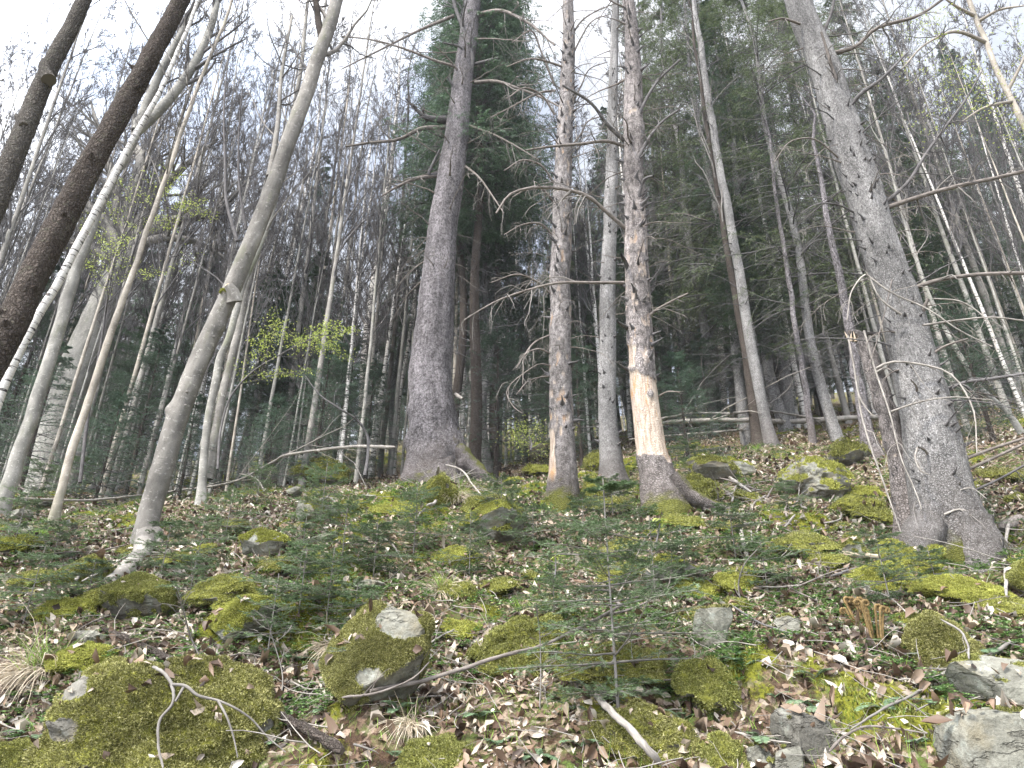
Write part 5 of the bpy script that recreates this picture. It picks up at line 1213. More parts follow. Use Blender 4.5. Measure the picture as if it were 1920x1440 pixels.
B('small_rock', 'plain grey wedge-shaped stone among leaves right of the moss-capped rock', (1458, 1150, 1528, 1206), 'rock', .12, 'angular', 11, .8, rot=.1, cat='stone')
B('grey_boulder', 'big rounded grey boulder on the slope left of the snag, thin moss on top', (1468, 856, 1592, 945), 'rock', .42, 'round', 12, .8, 'moss_bright', ln=.02, dens=.25)
B('mossy_rock', 'flat green-topped rock above the big rounded grey boulder', (1545, 828, 1628, 882), 'rock_dark', .62, 'slab', 13, .8, 'moss', ln=.02, dens=.4)
B('mossy_rock', 'dark blocky rock with moss left of the big rounded grey boulder', (1288, 862, 1384, 912), 'rock_dark', .55, 'slab', 14, .8, 'moss', ln=.02, dens=.4, rot=.05)
B('moss_mound', 'bright mossy hump beside the foot of the debarked spruce', (1262, 888, 1342, 960), 'rock_dark', 1.0, 'mound', 15, .8, 'moss', ln=.02, dens=.6)
B('mossy_rock', 'grey rock with a bright moss cap right of the stout leaning tree foot', (450, 995, 546, 1056), 'rock', .52, 'angular', 16, .8, 'moss_bright', dens=.8)
B('moss_cushion', 'small rounded bright moss cushion in the middle of the slope', (822, 1026, 894, 1060), 'rock_dark', 1.1, 'mound', 17, .9, 'moss_bright', dens=1.0)
B('mossy_rock', 'long low rock with a bright moss edge between the big spruce and pinkish one', (838, 950, 995, 1018), 'rock', .55, 'slab', 18, .7, 'moss_bright', rot=.20, dens=.5)
B('mossy_slab', 'slanting mossy slab below the root of the stout leaning tree', (165, 1070, 330, 1178), 'rock_dark', .85, 'slab', 19, .7, 'moss', rot=.30, dens=.6)
B('mossy_slab', 'long slanting stone with golden moss left of the lichen-topped boulder', (360, 1128, 520, 1215), 'rock', .58, 'slab', 20, .7, 'moss_bright', rot=.24, dens=.6)
B('mossy_slab', 'mossy hummock above the golden moss stone', (370, 1078, 470, 1140), 'rock_dark', .9, 'mound', 21, .7, 'moss', dens=.6)
B('moss_cushion', 'bright moss cushion on the upper left of the largest boulder', (106, 1206, 200, 1262), 'rock_dark', 1.1, 'mound', 22, .8, 'moss_bright', dens=1.0)
B('small_rock', 'pointed grey stone behind the bright cushion in the lower left', (118, 1170, 190, 1222), 'rock', .12, 'angular', 23, .8, cat='stone', dens=.3)
B('mossy_slab', 'mossy ledge left of the stout leaning tree root', (108, 1040, 235, 1105), 'rock_dark', .75, 'slab', 24, .8, 'moss', rot=.18, dens=.6)
B('moss_cushion', 'dark moss hump at the left end of the mossy ledge', (34, 1068, 100, 1104), 'rock_dark', .9, 'mound', 25, .8, 'moss', dens=.7)
B('moss_cushion', 'elongated moss cushion under the leaning tree root tip', (118, 1108, 195, 1150), 'rock_dark', 1.1, 'mound', 26, .7, 'moss', rot=.4, dens=.9)
B('flat_rock', 'flat pale grey stone near the left edge below the slender trunk', (20, 985, 62, 1006), 'rock', .1, 'slab', 27, .9, cat='stone')
B('flat_rock', 'flat grey slab with a thin moss rim left of the moss-capped rock', (538, 938, 632, 982), 'rock', .32, 'slab', 28, .8, 'moss', rot=.22, dens=.3)
B('mossy_rock', 'bright mossy stone in front of the foot of the largest grey spruce', (1588, 1052, 1692, 1118), 'rock', .82, 'mound', 29, .7, 'moss_bright', rot=.15, dens=.8)
B('moss_mound', 'sprawling bright moss patch on stone under the largest spruce roots', (1735, 1082, 1885, 1142), 'rock_dark', .95, 'mound', 30, .7, 'moss_bright', rot=-.18, dens=.9)
B('moss_mound', 'mossy buttress stone leaning on the left foot of the largest spruce', (1648, 1005, 1735, 1078), 'rock_dark', 1.0, 'mound', 31, .6, 'moss_bright', rot=.3, dens=.9)
B('mossy_rock', 'mossy green boulder cut by the right edge of the picture', (1878, 1035, 1990, 1130), 'rock', .75, 'angular', 32, .8, 'moss', dens=.5)
B('mossy_rock', 'grey rock with pale lichen and moss cap left of the snag foot', (1560, 996, 1632, 1054), 'rock', .5, 'angular', 33, .8, 'moss', dens=.6)
B('mossy_rock', 'low mossy stones between the pale plank and the debarked spruce', (1462, 1000, 1560, 1045), 'rock_dark', .8, 'mound', 34, .7, 'moss', dens=.6)
B('moss_cushion', 'round moss cushion on leaves left of the pale plank end', (1352, 1066, 1428, 1108), 'rock_dark', 1.0, 'mound', 35, .8, 'moss_bright', dens=.8)
B('mossy_rock', 'moss hump beside the snag foot on its left', (1570, 928, 1650, 975), 'rock_dark', .95, 'mound', 36, .7, 'moss', dens=.5)
B('mossy_rock', 'dark ledge with a thick mat of moss right of the big spruce roots', (868, 925, 960, 968), 'rock_dark', .8, 'slab', 37, .8, 'moss', dens=.4)
B('mossy_rock', 'mossy stone in front of the big spruce foot', (700, 940, 780, 975), 'rock_dark', .9, 'mound', 38, .8, 'moss_bright', dens=.5)
B('mossy_rock', 'slanted green rock at the foot of the big violet spruce', (768, 898, 860, 955), 'rock_dark', .9, 'slab', 39, .8, 'moss', rot=.28, dens=.5)
B('mossy_rock', 'green boulder between the pinkish spruce and the narrow grey one', (1088, 892, 1142, 950), 'rock_dark', .85, 'round', 40, .8, 'moss', dens=.4)
B('mossy_rock', 'higher green boulder left of the narrow grey spruce foot', (1098, 848, 1140, 890), 'rock_dark', .8, 'round', 41, .8, 'moss', dens=.4)
B('mossy_rock', 'mossy bank with hanging roots where the pale birch pole lies', (548, 862, 652, 925), 'rock_dark', .75, 'round', 42, .8, 'moss', dens=.35)
B('mossy_rock', 'brownish moss hump right of the moss mound in the lower centre', (1060, 1200, 1250, 1290), 'rock_dark', .95, 'mound', 43, .6, 'moss_dark', dens=.5)
B('mossy_rock', 'moss hump low in the bottom centre', (1130, 1330, 1290, 1440), 'rock_dark', .8, 'mound', 44, .6, 'moss_dark', dens=.5)
B('moss_cushion', 'moss cushion at the bottom left of centre', (770, 1385, 880, 1450), 'rock_dark', 1.0, 'mound', 45, .7, 'moss', dens=.9)
B('moss_cushion', 'green-brown moss cushion beneath the moss-capped grey rock', (1280, 1230, 1370, 1330), 'rock_dark', .9, 'mound', 46, .7, 'moss', dens=.6)
B('moss_cushion', 'moss cushion at the bottom between centre and the dark tilted block', (1320, 1375, 1390, 1450), 'rock_dark', 1.0, 'mound', 47, .7, 'moss', dens=.9)
B('mossy_rock', 'mossy boulder cut by the lower left corner', (-60, 1395, 90, 1500), 'rock_dark', 1.0, 'mound', 48, .7, 'moss', dens=.8)
rng = rs(404)
for i in range(70):
    px = rng.uniform(10, 1910); py = rng.uniform(870, 1180); w = rng.uniform(26, 80) * (py / 1000) ** 1.5; hh_ = w * rng.uniform(.35, .6)
    md = rng.uniform() < .7
    B('mossy_stone' if md else 'small_rock', 'small mossy stone half sunk in the leafy slope' if md else 'small bare grey stone half sunk in the leafy slope', (px - w / 2, py - hh_ / 2, px + w / 2, py + hh_ / 2), 'rock_dark' if md else 'rock', .95 if md else .15,
      'mound' if md else 'angular', 500 + i, .8, ['moss', 'moss_bright', 'moss_dark'][i % 3], rot=rng.normal(0, .2), cat='stone', group='small mossy stones on the slope' if md else 'small bare stones on the slope', dens=.6, ln=.017)

# ------------------------------------------------------------------ fallen poles, sticks and branches
def on_ground(pix, lift=0.01, Yoff=0.0, over=False):
    hs_ = []
    for p in pix:
        yy = hit(*p)[1]
        if yy > 19:                # the sight line skims the crest: take its closest approach
            r_ = ray(*p); ty = np.linspace(9, 17, 200); Q_ = CAM + r_ * (ty / r_[1])[:, None]; yy = float(ty[np.argmin(Q_[:, 2] - gh(Q_[:, 0], Q_[:, 1]))])
        for qx, qy, qY in (ROCKV if over else ()):
            near = (np.abs(qx - p[0]) < 14) & (np.abs(qy - p[1]) < 14)
            if near.any(): yy = min(yy, float(qY[near].min()) - .02)
        hs_.append(yy)
    hs_ = np.array(hs_); n = len(pix); f = np.arange(n)
    c = np.polyfit(f, hs_, 1 if n < 5 else 2) if n > 2 else None
    fit = np.polyval(c, f) if c is not None else hs_
    return np.array([at(p[0], p[1], min(a, b) - .03 + Yoff) + np.array([0, 0, lift]) for p, a, b in zip(pix, fit, hs_)])
def stick(name, label, pix, w0, w1, mat='greytwig', cat='branch', tw=0, sub=0, group=None, k=9, lift=.01, seed=1, forks=(), rough=.15, droop=-.02, endmat='splinter', over=False):
    P0 = on_ground(pix, lift, 0.0, over); P, _ = catmull(P0, np.zeros(len(P0)), max(8, 7 * len(P0))) if len(P0) > 1 else (P0, 0)
    rng = rs(seed); s_ = axial(P0[0]) / FPX; n = len(P)
    R = np.linspace(w0, w1, n) * .5 * s_ * (1 + rough * vnoise(np.stack([np.arange(n) * .9, np.zeros(n), np.full(n, seed * 1.7)], -1)))
    P = P + rng.normal(0, 1, P.shape) * R[:, None] * .10
    R[0] *= .5; R[1] *= .9; R[-1] *= .5; R[-2] *= .88
    root = thing(name, P[0], label, cat, group); mb = MB(); tubes(mb, P[None], R[None], k, 0, cap=True)
    part('stem', mb, M[mat], root, P[0])
    for fp, a, b in forks:
        Q = on_ground(fp, lift, 0.0, over); Q, _ = catmull(Q, np.zeros(len(Q)), 6 * len(Q)); mb = MB(); tubes(mb, Q[None], (np.linspace(a, b, len(Q)) * .5 * s_)[None], 7, 0); part('fork', mb, M[mat], root, P[0])
    if tw:
        mb = MB(); A, AR = grow(P[None], R[None], tw, .35, .7, 6, droop, .12, .1, .98, .5, .3, rng, rmin=.0012); tubes(mb, A, AR, 4, 0)
        if sub: B_, BR = grow(A, AR, sub, .5, .7, 4, droop, .15, .2, 1, .6, .4, rng, rmin=.001); tubes(mb, B_, BR, 3, 0)
        part('twigs', mb, M[mat], root, P[0])
    return root
stick('fallen_pole', 'long pale birch pole lying on the slope left of the big violet spruce', [(20, 953), (150, 956), (230, 948), (330, 934), (450, 912), (500, 885), (545, 866), (620, 856), (740, 856)], 5, 7, 'paletwig', 'fallen pole', 6, 3, seed=2, lift=.16)
stick('fallen_pole', 'whitish birch log lying across the slope right of the debarked spruce', [(1240, 802), (1320, 797), (1400, 797), (1480, 800), (1600, 792), (1700, 790), (1830, 783)], 8, 12, 'paletwig', 'fallen log', 5, 2, seed=3, lift=.14)
stick('fallen_pole', 'thinner bent pole just above the whitish birch log', [(1230, 800), (1290, 790), (1370, 790), (1440, 784), (1540, 800)], 5, 4, 'greytwig', 'fallen pole', 8, 3, seed=4, lift=.2)
stick('fallen_pole', 'thin pale pole in front of the whitish birch log, left part', [(1180, 830), (1260, 822), (1350, 815), (1410, 808)], 4, 5, 'paletwig', 'fallen pole', 3, 2, seed=5, lift=.08)
stick('fallen_branch', 'thick brown broken branch running down behind the largest mossy boulder', [(190, 1188), (232, 1205), (275, 1225), (318, 1248), (348, 1268)], 10, 17, 'dark', 'branch', 0, seed=6, k=12, lift=.03)
stick('fallen_branch', 'brown log end poking out at the bottom left of centre', [(465, 1335), (500, 1350), (545, 1375), (590, 1400), (640, 1432)], 10, 18, 'dark', 'branch', 0, seed=7, k=12, lift=.05)
stick('fallen_branch', 'forked bleached twig draped over the largest mossy boulder', [(285, 1254), (308, 1268), (322, 1290), (322, 1325), (300, 1352), (296, 1400), (305, 1445)], 6, 4, 'greytwig', 'branch', 0, seed=8, forks=[([(322, 1288), (345, 1290), (370, 1308), (408, 1318), (440, 1332), (470, 1352), (500, 1385), (535, 1415)], 6, 2), ([(408, 1318), (425, 1350), (438, 1390), (445, 1425)], 5, 2), ([(345, 1290), (335, 1308), (328, 1320)], 6, 4)], lift=.01, over=True)
stick('fallen_branch', 'long dark arching branch crossing the lower centre', [(690, 1345), (770, 1330), (850, 1305), (940, 1275), (1010, 1255), (1080, 1225), (1135, 1195), (1160, 1150), (1185, 1100), (1205, 1050), (1228, 1015)], 9, 3, 'deadwood', 'branch', 4, 2, seed=9, lift=.12, forks=[([(1130, 1198), (1190, 1178), (1230, 1155), (1258, 1125), (1262, 1080), (1260, 1045)], 6, 2), ([(1228, 1015), (1240, 990)], 3, 2)], over=True)
stick('fallen_branch', 'brown curving branch left of the long dark arching one', [(640, 1312), (700, 1305), (740, 1292), (775, 1275), (805, 1245)], 5, 3, 'deadwood', 'branch', 3, 2, seed=10, lift=.01, over=True)
stick('fallen_branch', 'stout pale stick slanting down right at the bottom centre', [(1118, 1308), (1150, 1342), (1185, 1375), (1210, 1405), (1240, 1438)], 11, 12, 'paletwig', 'stick', 0, seed=11, k=12, lift=.01, over=True)
stick('broken_plank', 'long pale splintered strip of wood lying left of the largest spruce foot', [(1500, 1046), (1560, 1044), (1620, 1048), (1690, 1054)], 11, 9, 'splinter', 'broken wood', 0, seed=12, k=6, lift=.03)
stick('fallen_branch', 'pale stick lying under bushes right of the debarked spruce foot', [(1318, 856), (1345, 880), (1375, 905), (1410, 930)], 5, 4, 'paletwig', 'stick', 2, 1, seed=13, lift=.05)
stick('fallen_branch', 'short pale stick propped in the litter below the debarked spruce', [(1388, 992), (1394, 1020), (1402, 1050)], 8, 6, 'paletwig', 'stick', 0, seed=14, lift=.02)
stick('fallen_branch', 'twisted bleached twig standing at the right edge below the big trunk', [(1895, 990), (1888, 1040), (1890, 1090), (1892, 1135)], 6, 4, 'paletwig', 'branch', 3, 2, seed=15, lift=.06)
stick('fallen_branch', 'pale twig arching down over the round shaggy boulder', [(1765, 1165), (1795, 1182), (1812, 1205), (1818, 1240)], 4, 3, 'greytwig', 'branch', 2, 1, seed=16, lift=.01, over=True)
stick('fallen_branch', 'grey branch lying over the slab at the lower right', [(1902, 1226), (1860, 1255), (1820, 1268), (1770, 1290), (1720, 1330), (1660, 1360), (1600, 1400)], 7, 3, 'greytwig', 'branch', 6, 3, seed=17, lift=.06)
stick('fallen_branch', 'thin dark branch running down between the small stones at right', [(1375, 1150), (1420, 1180), (1465, 1198), (1510, 1210)], 4, 3, 'darktwig', 'branch', 4, 2, seed=18, lift=.05)
stick('fallen_branch', 'curved dark twig loop at the bottom right of centre', [(1560, 1440), (1590, 1410), (1620, 1395), (1690, 1398), (1745, 1408)], 6, 3, 'deadwood', 'branch', 4, 2, seed=19, lift=.06)
stick('fallen_branch', 'pale bent stick lying below the leaning tree root', [(140, 1100), (160, 1070), (178, 1060), (192, 1052)], 8, 5, 'paletwig', 'stick', 0, seed=20, lift=.06)
stick('fallen_branch', 'straight pale stick beside the bent one under the leaning tree', [(150, 1103), (185, 1085), (215, 1065), (240, 1050)], 4, 3, 'paletwig', 'stick', 0, seed=21, lift=.06)
stick('fallen_branch', 'dark thin branch lying left of the leaning tree foot', [(60, 1052), (120, 1045), (180, 1042), (235, 1030)], 4, 3, 'deadwood', 'branch', 3, 2, seed=22, lift=.05)
stick('fallen_branch', 'curled pale root twig in front of the big violet spruce', [(800, 955), (816, 945), (812, 928), (818, 905), (822, 880)], 6, 9, 'paletwig', 'branch', 5, 3, seed=23, lift=.05)
stick('fallen_branch', 'pale wiry twig sloping right from the big violet spruce foot', [(835, 882), (860, 890), (885, 920), (905, 945)], 4, 2, 'paletwig', 'branch', 4, 3, seed=24, lift=.10)
stick('fallen_branch', 'grey log end lying at the right edge beside the mossy boulder', [(1925, 985), (1900, 990), (1880, 1000)], 22, 18, 'deadwood', 'log', 0, seed=25, k=12, lift=.05)
stick('fallen_branch', 'dark stick under the pale plank', [(1560, 1088), (1600, 1075), (1640, 1062)], 6, 4, 'darktwig', 'stick', 2, 1, seed=26, lift=.03)
stick('fallen_branch', 'short brown stick beside the middle moss cushion', [(832, 1072), (855, 1092), (878, 1105)], 7, 7, 'deadwood', 'stick', 0, seed=27, lift=.03)
rng = rs(606)
for i in range(46):       # brushwood
    if i < 16: px, py = rng.uniform(1330, 1560), rng.uniform(890, 1000)
    else: px, py = rng.uniform(20, 1880), rng.uniform(880, 1420)
    a = rng.uniform(0, 2 * PI); L = rng.uniform(35, 120) * (py / 1000)
    q = [(px, py), (px + L * .5 * math.cos(a) + rng.normal(0, 5), py + L * .25 * math.sin(a) + rng.normal(0, 5)), (px + L * math.cos(a), py + L * .5 * math.sin(a))]
    q = [(x, max(868, y)) for x, y in q]
    stick('fallen_branch', 'thin dry fallen branch lying loose on the leaf litter', q, rng.uniform(3, 6), 2, ['greytwig', 'paletwig', 'deadwood'][i % 3], 'branch', 5, 3, 'loose dry branches on the slope', seed=700 + i, lift=.05, k=6)

# ------------------------------------------------------------------ saplings, ferns, grass
SD = []
for sd, H, rb, wh in ((41, 1.35, .66, 8), (42, .75, .46, 6), (43, .5, .38, 5), (44, .95, .42, 7)):
    tm, cm = fir_parts(sd, H, rb, .10, wh, 5 if sd != 41 else 6, 11 if sd != 41 else 16, 4, 20 if sd != 41 else 26, .018, .0030, droop=0.0, tdroop=0.0, rise=.12, trad=.0045, shape=.5, lnsd=.25)
    SD.append((tm.mesh('stem', M['greytwig']), cm.mesh('crown', [M['sapling'], M['greytwig']])))
def seedling(k, px, py, label, s=1.0, rz=0.0, group=None, Y=None):
    p = hit(px, py) if Y is None else at(px, py, Y)
    e = thing('fir_sapling', p, label, 'fir sapling', group); e.scale = (s, s, s); e.rotation_euler = (0, 0, rz)
    link('stem', SD[k][0], e); link('crown', SD[k][1], e)
seedling(0, 1160, 1335, 'tallest fir sapling with flat sprays in the lower right of centre', .88, .4)
SG = 'young fir saplings scattered on the slope'
for i, (k, px, py, s) in enumerate([(2, 300, 1082, 1.0), (1, 365, 1078, .8), (1, 600, 985, 1.0), (2, 560, 1150, 1.0), (1, 500, 1240, .75), (2, 700, 1085, 1.1), (1, 775, 1040, 1.0), (3, 610, 1180, .6), (2, 1000, 1035, 1.0), (2, 1095, 1010, .9),
        (2, 1380, 1050, 1.0), (1, 1672, 1140, .75), (2, 1760, 1110, .7), (2, 1150, 975, 1.0), (2, 95, 1060, .9), (1, 880, 1085, .8), (2, 1290, 1110, .9), (2, 1440, 1110, .8), (1, 40, 1180, .8),
        (2, 160, 1130, .7), (1, 420, 1020, .9), (3, 60, 960, 1.0), (1, 130, 935, 1.2), (3, 480, 945, .8), (2, 660, 1215, .9), (1, 1230, 1130, .9), (1, 940, 1010, 1.0), (2, 1480, 960, .8), (3, 1300, 905, .9), (3, 1860, 1010, .6), (2, 350, 1140, .8),
        (2, 1040, 1170, .8), (3, 20, 1040, .8), (2, 700, 1290, .8), (1, 560, 1090, .8), (1, 640, 1060, .9)]):
    seedling(k, px, py, 'small young fir with soft flat green sprays growing in the litter', s, i * 1.7, SG)

def leafquads(S, D, U, l, w, fold=.15, bend=.2):
    """flat 4+4-vertex leaf; D direction, U upward, all (n,3)"""
    Sd = np.cross(D, U); n = len(S); l = l[:, None]; w = w[:, None]
    def pt(t, s, z): return S + D * l * t + Sd * w * s + U * (l * z)
    fold = fold if not np.isscalar(fold) else np.full(n, fold); bend = bend if not np.isscalar(bend) else np.full(n, bend)
    f = fold[:, None] * (w / l); b = bend[:, None]
    V = np.stack([S, pt(.35, -.5, f + b * .3 * 0 + b * .1), pt(.35, 0, b * .1), pt(.35, .5, f + b * .1), pt(.72, -.38, f * .8 + b * .5), pt(.72, 0, b * .5), pt(.72, .38, f * .8 + b * .5), pt(1, 0, b)], 1)
    return V
LF3 = np.array([[0, 2, 1], [0, 3, 2], [4, 5, 7], [5, 6, 7]]); LF4 = np.array([[1, 2, 5, 4], [2, 3, 6, 5]])
def add_leaves(mb, V, mat=0):
    n = len(V); b = (np.arange(n) * 8)[:, None, None]
    F3 = (b + LF3[None]).reshape(-1, 3); F4 = (b + LF4[None]).reshape(-1, 4)
    base = mb.n; mb.add(V.reshape(-1, 3), F3, mat)
    mb.f.append(F4 + base); mb.fm.append(np.full(len(F4), mat, np.int32))

def fern(px, py, label, s=.25, n=5, seed=1, cat='fern', group=None, mat='fern', Y=None):
    rng = rs(seed); p = hit(px, py); s = s * .85; root = thing('fern', p, label, cat, group)
    for i in range(n):
        a = i * 2 * PI / n + rng.normal(0, .4); L = s * rng.uniform(.7, 1.2); t = np.linspace(0, 1, 12)
        el = rng.uniform(.5, 1.1); d = np.array([math.cos(a), math.sin(a), 0])
        P = p + d * (L * t[:, None]) * math.cos(el * .6) + np.array([0, 0, 1.0]) * (L * (t * math.sin(el) - .55 * t ** 2))[:, None]
        mb = MB(); tubes(mb, P[None], np.linspace(.002, .0006, 12)[None], 4, 0)
        m_ = 26; tt = np.linspace(.12, 1, m_); Q = np.stack([np.interp(tt, t, P[:, j]) for j in range(3)], -1); T = unit(np.gradient(Q, axis=0)); A = unit(np.cross(T, [0, 0, 1.0])); U = np.cross(A, T)
        for sg in (-1, 1):
            D = unit(A * sg + T * .35 + rng.normal(0, .06, T.shape)); l = L * .26 * np.sin(np.clip(tt, .06, 1) * PI * .93) ** .6 * np.ones(m_)
            add_leaves(mb, leafquads(Q, D, U, l + .002, l * .20 + .0012, .1, -.1))
        part('frond', mb, M[mat], root, p)
FL = 'small bright green fern frond cluster growing among leaves and moss'
for i, (px, py, s, n) in enumerate([(1420, 1390, .16, 4), (1745, 1240, .22, 6), (755, 1260, .14, 5), (160, 1390, .15, 5), (70, 1390, .20, 4), (520, 1392, .12, 4), (1075, 1330, .16, 5), (1160, 1345, .16, 6), (1395, 1250, .16, 3), (1530, 1270, .14, 4), (1450, 1205, .14, 4),
        (900, 1345, .15, 5), (1000, 1420, .15, 6), (1280, 1350, .14, 5), (820, 1280, .13, 4), (1195, 1420, .14, 5), (1090, 1400, .13, 5), (1500, 1320, .18, 3), (740, 1420, .12, 4), (640, 1240, .14, 4), (960, 1190, .13, 4), (1560, 1180, .12, 4)]):
    fern(px, py, FL, s, n, 800 + i, group='small ferns in the foreground')
rng = rs(88)
for i in range(44):
    fern(rng.uniform(20, 1900), 1060 + 370 * rng.uniform(0, 1) ** .7, FL, rng.uniform(.09, .17), rng.randint(3, 7), 900 + i, group='small ferns in the foreground')
fern(1850, 1235, 'dark green fern with long arching fronds right of the round shaggy boulder', .34, 6, 850)

# golden fern croziers
p = hit(1640, 1205); root = thing('fern_croziers', p, 'clump of golden-brown unrolling fern croziers right of centre low down', 'fern'); rng = rs(3)
for i in range(13):
    b = p + np.array([rng.uniform(-.06, .06), rng.uniform(-.05, .05), -.03]); H = rng.uniform(.20, .27); t = np.linspace(0, 1, 12)
    lean_ = np.array([(b - p)[0] * .9, (b - p)[1] * .9, 0]); stem_ = b + lean_ * t[:, None] ** 1.5 + np.array([0, 0, H]) * t[:, None]
    th = np.linspace(0, 2 * PI * 1.35, 26); rr = .020 * (1 - .75 * th / th[-1]); sg = rng.choice([-1, 1])
    cx = stem_[-1] + np.array([sg * .020, 0, 0]); coil = cx + np.stack([-sg * rr * np.cos(th), .004 * th / 6, rr * np.sin(th)], -1)
    Pc = np.concatenate([stem_[:-1], coil]); mb = MB(); tubes(mb, Pc[None], np.concatenate([np.full(11, .0065), np.linspace(.0085, .0045, 26)])[None], 7, 0)
    S = np.repeat(Pc, 14, 0) + rng.normal(0, .003, (len(Pc) * 14, 3)); blades(mb, S, unit(rng.normal(0, 1, S.shape)), .010, .003, rng, 1)
    part('crozier', mb, M['fiddle'], root, p)

def tuft(px, py, label, s=.25, green=60, dry=160, seed=1, down=(0.0, -1.0), Y=None):
    rng = rs(seed); p = hit(px, py); root = thing('grass_tuft', p, label, 'grass tuft')
    for nm, n, mat, L0, up, dr in (('dry_blades', dry, 'straw', 1.15, .25, 1.25), ('green_blades', green, 'grass', .9, 1.0, .75)):
        if not n: continue
        S = p + rng.normal(0, .035 * s / .25, (n, 3)) * np.array([1, 1, .2]); a = rng.uniform(0, 2 * PI, n)
        D = np.stack([np.cos(a) * .5, np.sin(a) * .5, np.full(n, up)], -1) + (np.array([down[0], down[1], 0]) * .6 if nm == 'dry_blades' else 0); D = unit(D + rng.normal(0, .15, D.shape))
        L = s * L0 * rng.uniform(.5, 1.2, n); M_ = 7; pts = [S]; d = D
        for j in range(M_ - 1): d = unit(d + np.array([0, 0, -dr / (M_ - 1)]) + rng.normal(0, .05, d.shape)); pts.append(pts[-1] + d * (L / (M_ - 1))[:, None])
        P = np.stack(pts, 1); W = np.linspace(1, .15, M_)[None, :, None] * .0028; sd_ = unit(np.cross(d, rng.normal(0, 1, d.shape)))[:, None]
        V = np.stack([P - sd_ * W, P + sd_ * W], 2); idx = np.arange(n * M_ * 2).reshape(n, M_, 2)
        q = np.stack([idx[:, :-1, 0], idx[:, :-1, 1], idx[:, 1:, 1], idx[:, 1:, 0]], -1).reshape(-1, 4); mb = MB(); mb.add(V.reshape(-1, 3), q); part(nm, mb, M[mat], root, p)
tuft(70, 1262, 'big tussock of dry straw with fresh green blades at the lower left edge', .38, 90, 420, 1, (-.5, -.8))
tuft(855, 935, 'dry hanging grass tuft with green top right in front of the big violet spruce', .40, 110, 320, 2)
tuft(828, 1112, 'straw-coloured grass tuft right above the lichen-topped boulder', .26, 40, 240, 3)
tuft(765, 1360, 'dry grass tuft under the long dark branch at bottom', .16, 10, 200, 4)
tuft(620, 1215, 'dry grass hanging beside the left of the lichen-topped boulder', .22, 10, 200, 5)
tuft(978, 1150, 'yellowish grass tuft behind the mossy mound', .18, 40, 120, 6)
tuft(1420, 845, 'green grass tuft at the foot of the blackened birch', .22, 120, 40, 7)
tuft(710, 960, 'fresh green tuft left in front of the big violet spruce', .20, 120, 30, 8)
tuft(75, 1010, 'fresh green grass tuft near the left edge in the middle ground', .2, 100, 40, 9)
tuft(300, 1000, 'green grass right of the stout leaning tree foot', .2, 90, 30, 10)
tuft(1020, 965, 'fresh grass left of the pinkish spruce foot', .2, 100, 20, 11)

# saplings with leaves
def leafy(name, label, cat, pix, Y, w0, w1, n, size, spread, mat='spring', tw=10, sub=4, flat=.35, seed=1, tmin=.3, stem='darktwig', tln=.3, forks=()):
    rng = rs(seed); pts = np.array([at(x, y, Y + .15 * math.sin(i)) for i, (x, y) in enumerate(pix)]); g = float(gh(pts[0][0], pts[0][1]))
    P, _ = catmull(pts, np.zeros(len(pts)), 6 * len(pts)); s_ = axial(pts[0]) / FPX; R = np.linspace(w0, w1, len(P)) * .5 * s_
    root = thing(name, pts[0], label, cat); mb = MB(); tubes(mb, P[None], R[None], 7, 0)
    A, AR = grow(P[None], R[None], tw, tln, .8, 7, .02, .12, tmin, 1, .5, .35, rng, rmin=.0018); tubes(mb, A, AR, 4, 0)
    B_, BR = grow(A, AR, sub, .5, .7, 5, .0, .14, .15, 1, .6, .4, rng, rmin=.0014, flat=.3); tubes(mb, B_, BR, 3, 0)
    part('stem', mb, M[stem], root, pts[0])
    al = B_.reshape(-1, 3) if n else None
    if n:
        k = rng.randint(0, len(al), n); S = al[k] + rng.normal(0, spread, (n, 3)) * np.array([1, 1, .5]); D = rng.normal(0, 1, (n, 3)) * np.array([1, 1, flat]) + np.array([0, 0, -.25]); D = unit(D)
        U = unit(np.array([0, 0, 1.0]) - D * D[:, 2:3] + rng.normal(0, .25, D.shape)); U = unit(U - D * (U * D).sum(1)[:, None]); l = size * rng.uniform(.6, 1.2, n)
        mb = MB(); add_leaves(mb, leafquads(S, D, U, l, l * .62, .3, -.1)); part('foliage', mb, M[mat], root, pts[0])
    return root
leafy('leafy_sapling', 'thin sapling with a horizontal spray of fresh yellow-green leaves left of the banded birch', 'sapling', [(408, 880), (415, 800), (432, 745), (470, 700), (520, 668), (570, 642), (610, 628), (640, 640)], 10.0, 5, 2, 1700, .036, .055, tw=16, sub=6, seed=3, tmin=.42, tln=.34)
leafy('leafy_sapling', 'slender sapling with sparse yellow-green leaves high between the left trunks', 'sapling', [(150, 905), (165, 780), (190, 640), (205, 540), (225, 460), (262, 410), (310, 380)], 11.0, 7, 2, 2000, .035, .05, tw=22, sub=6, seed=4, tmin=.55, tln=.30)
leafy('bent_sapling', 'dark bare stem arching over and down left of the big violet spruce', 'sapling', [(684, 892), (690, 850), (688, 815), (672, 790), (640, 768), (605, 745), (572, 705)], 10.4, 7, 2, 0, 0, 0, tw=5, sub=3, seed=5)
leafy('green_shrub', 'small bright green bush on the crest left of the pinkish spruce', 'shrub', [(995, 845), (996, 828), (990, 818)], 13.5, 4, 2, 700, .04, .20, mat='spring', tw=12, sub=5, seed=6, tmin=.1, tln=1.4)
leafy('tiny_sapling', 'thin seedling with a whorl of bright lobed leaves in front of the debarked spruce', 'seedling', [(1228, 1030), (1234, 1000), (1238, 975)], 5.2, 4, 3, 14, .055, .012, tw=4, sub=2, seed=7, tmin=.9, tln=.15, flat=.3)
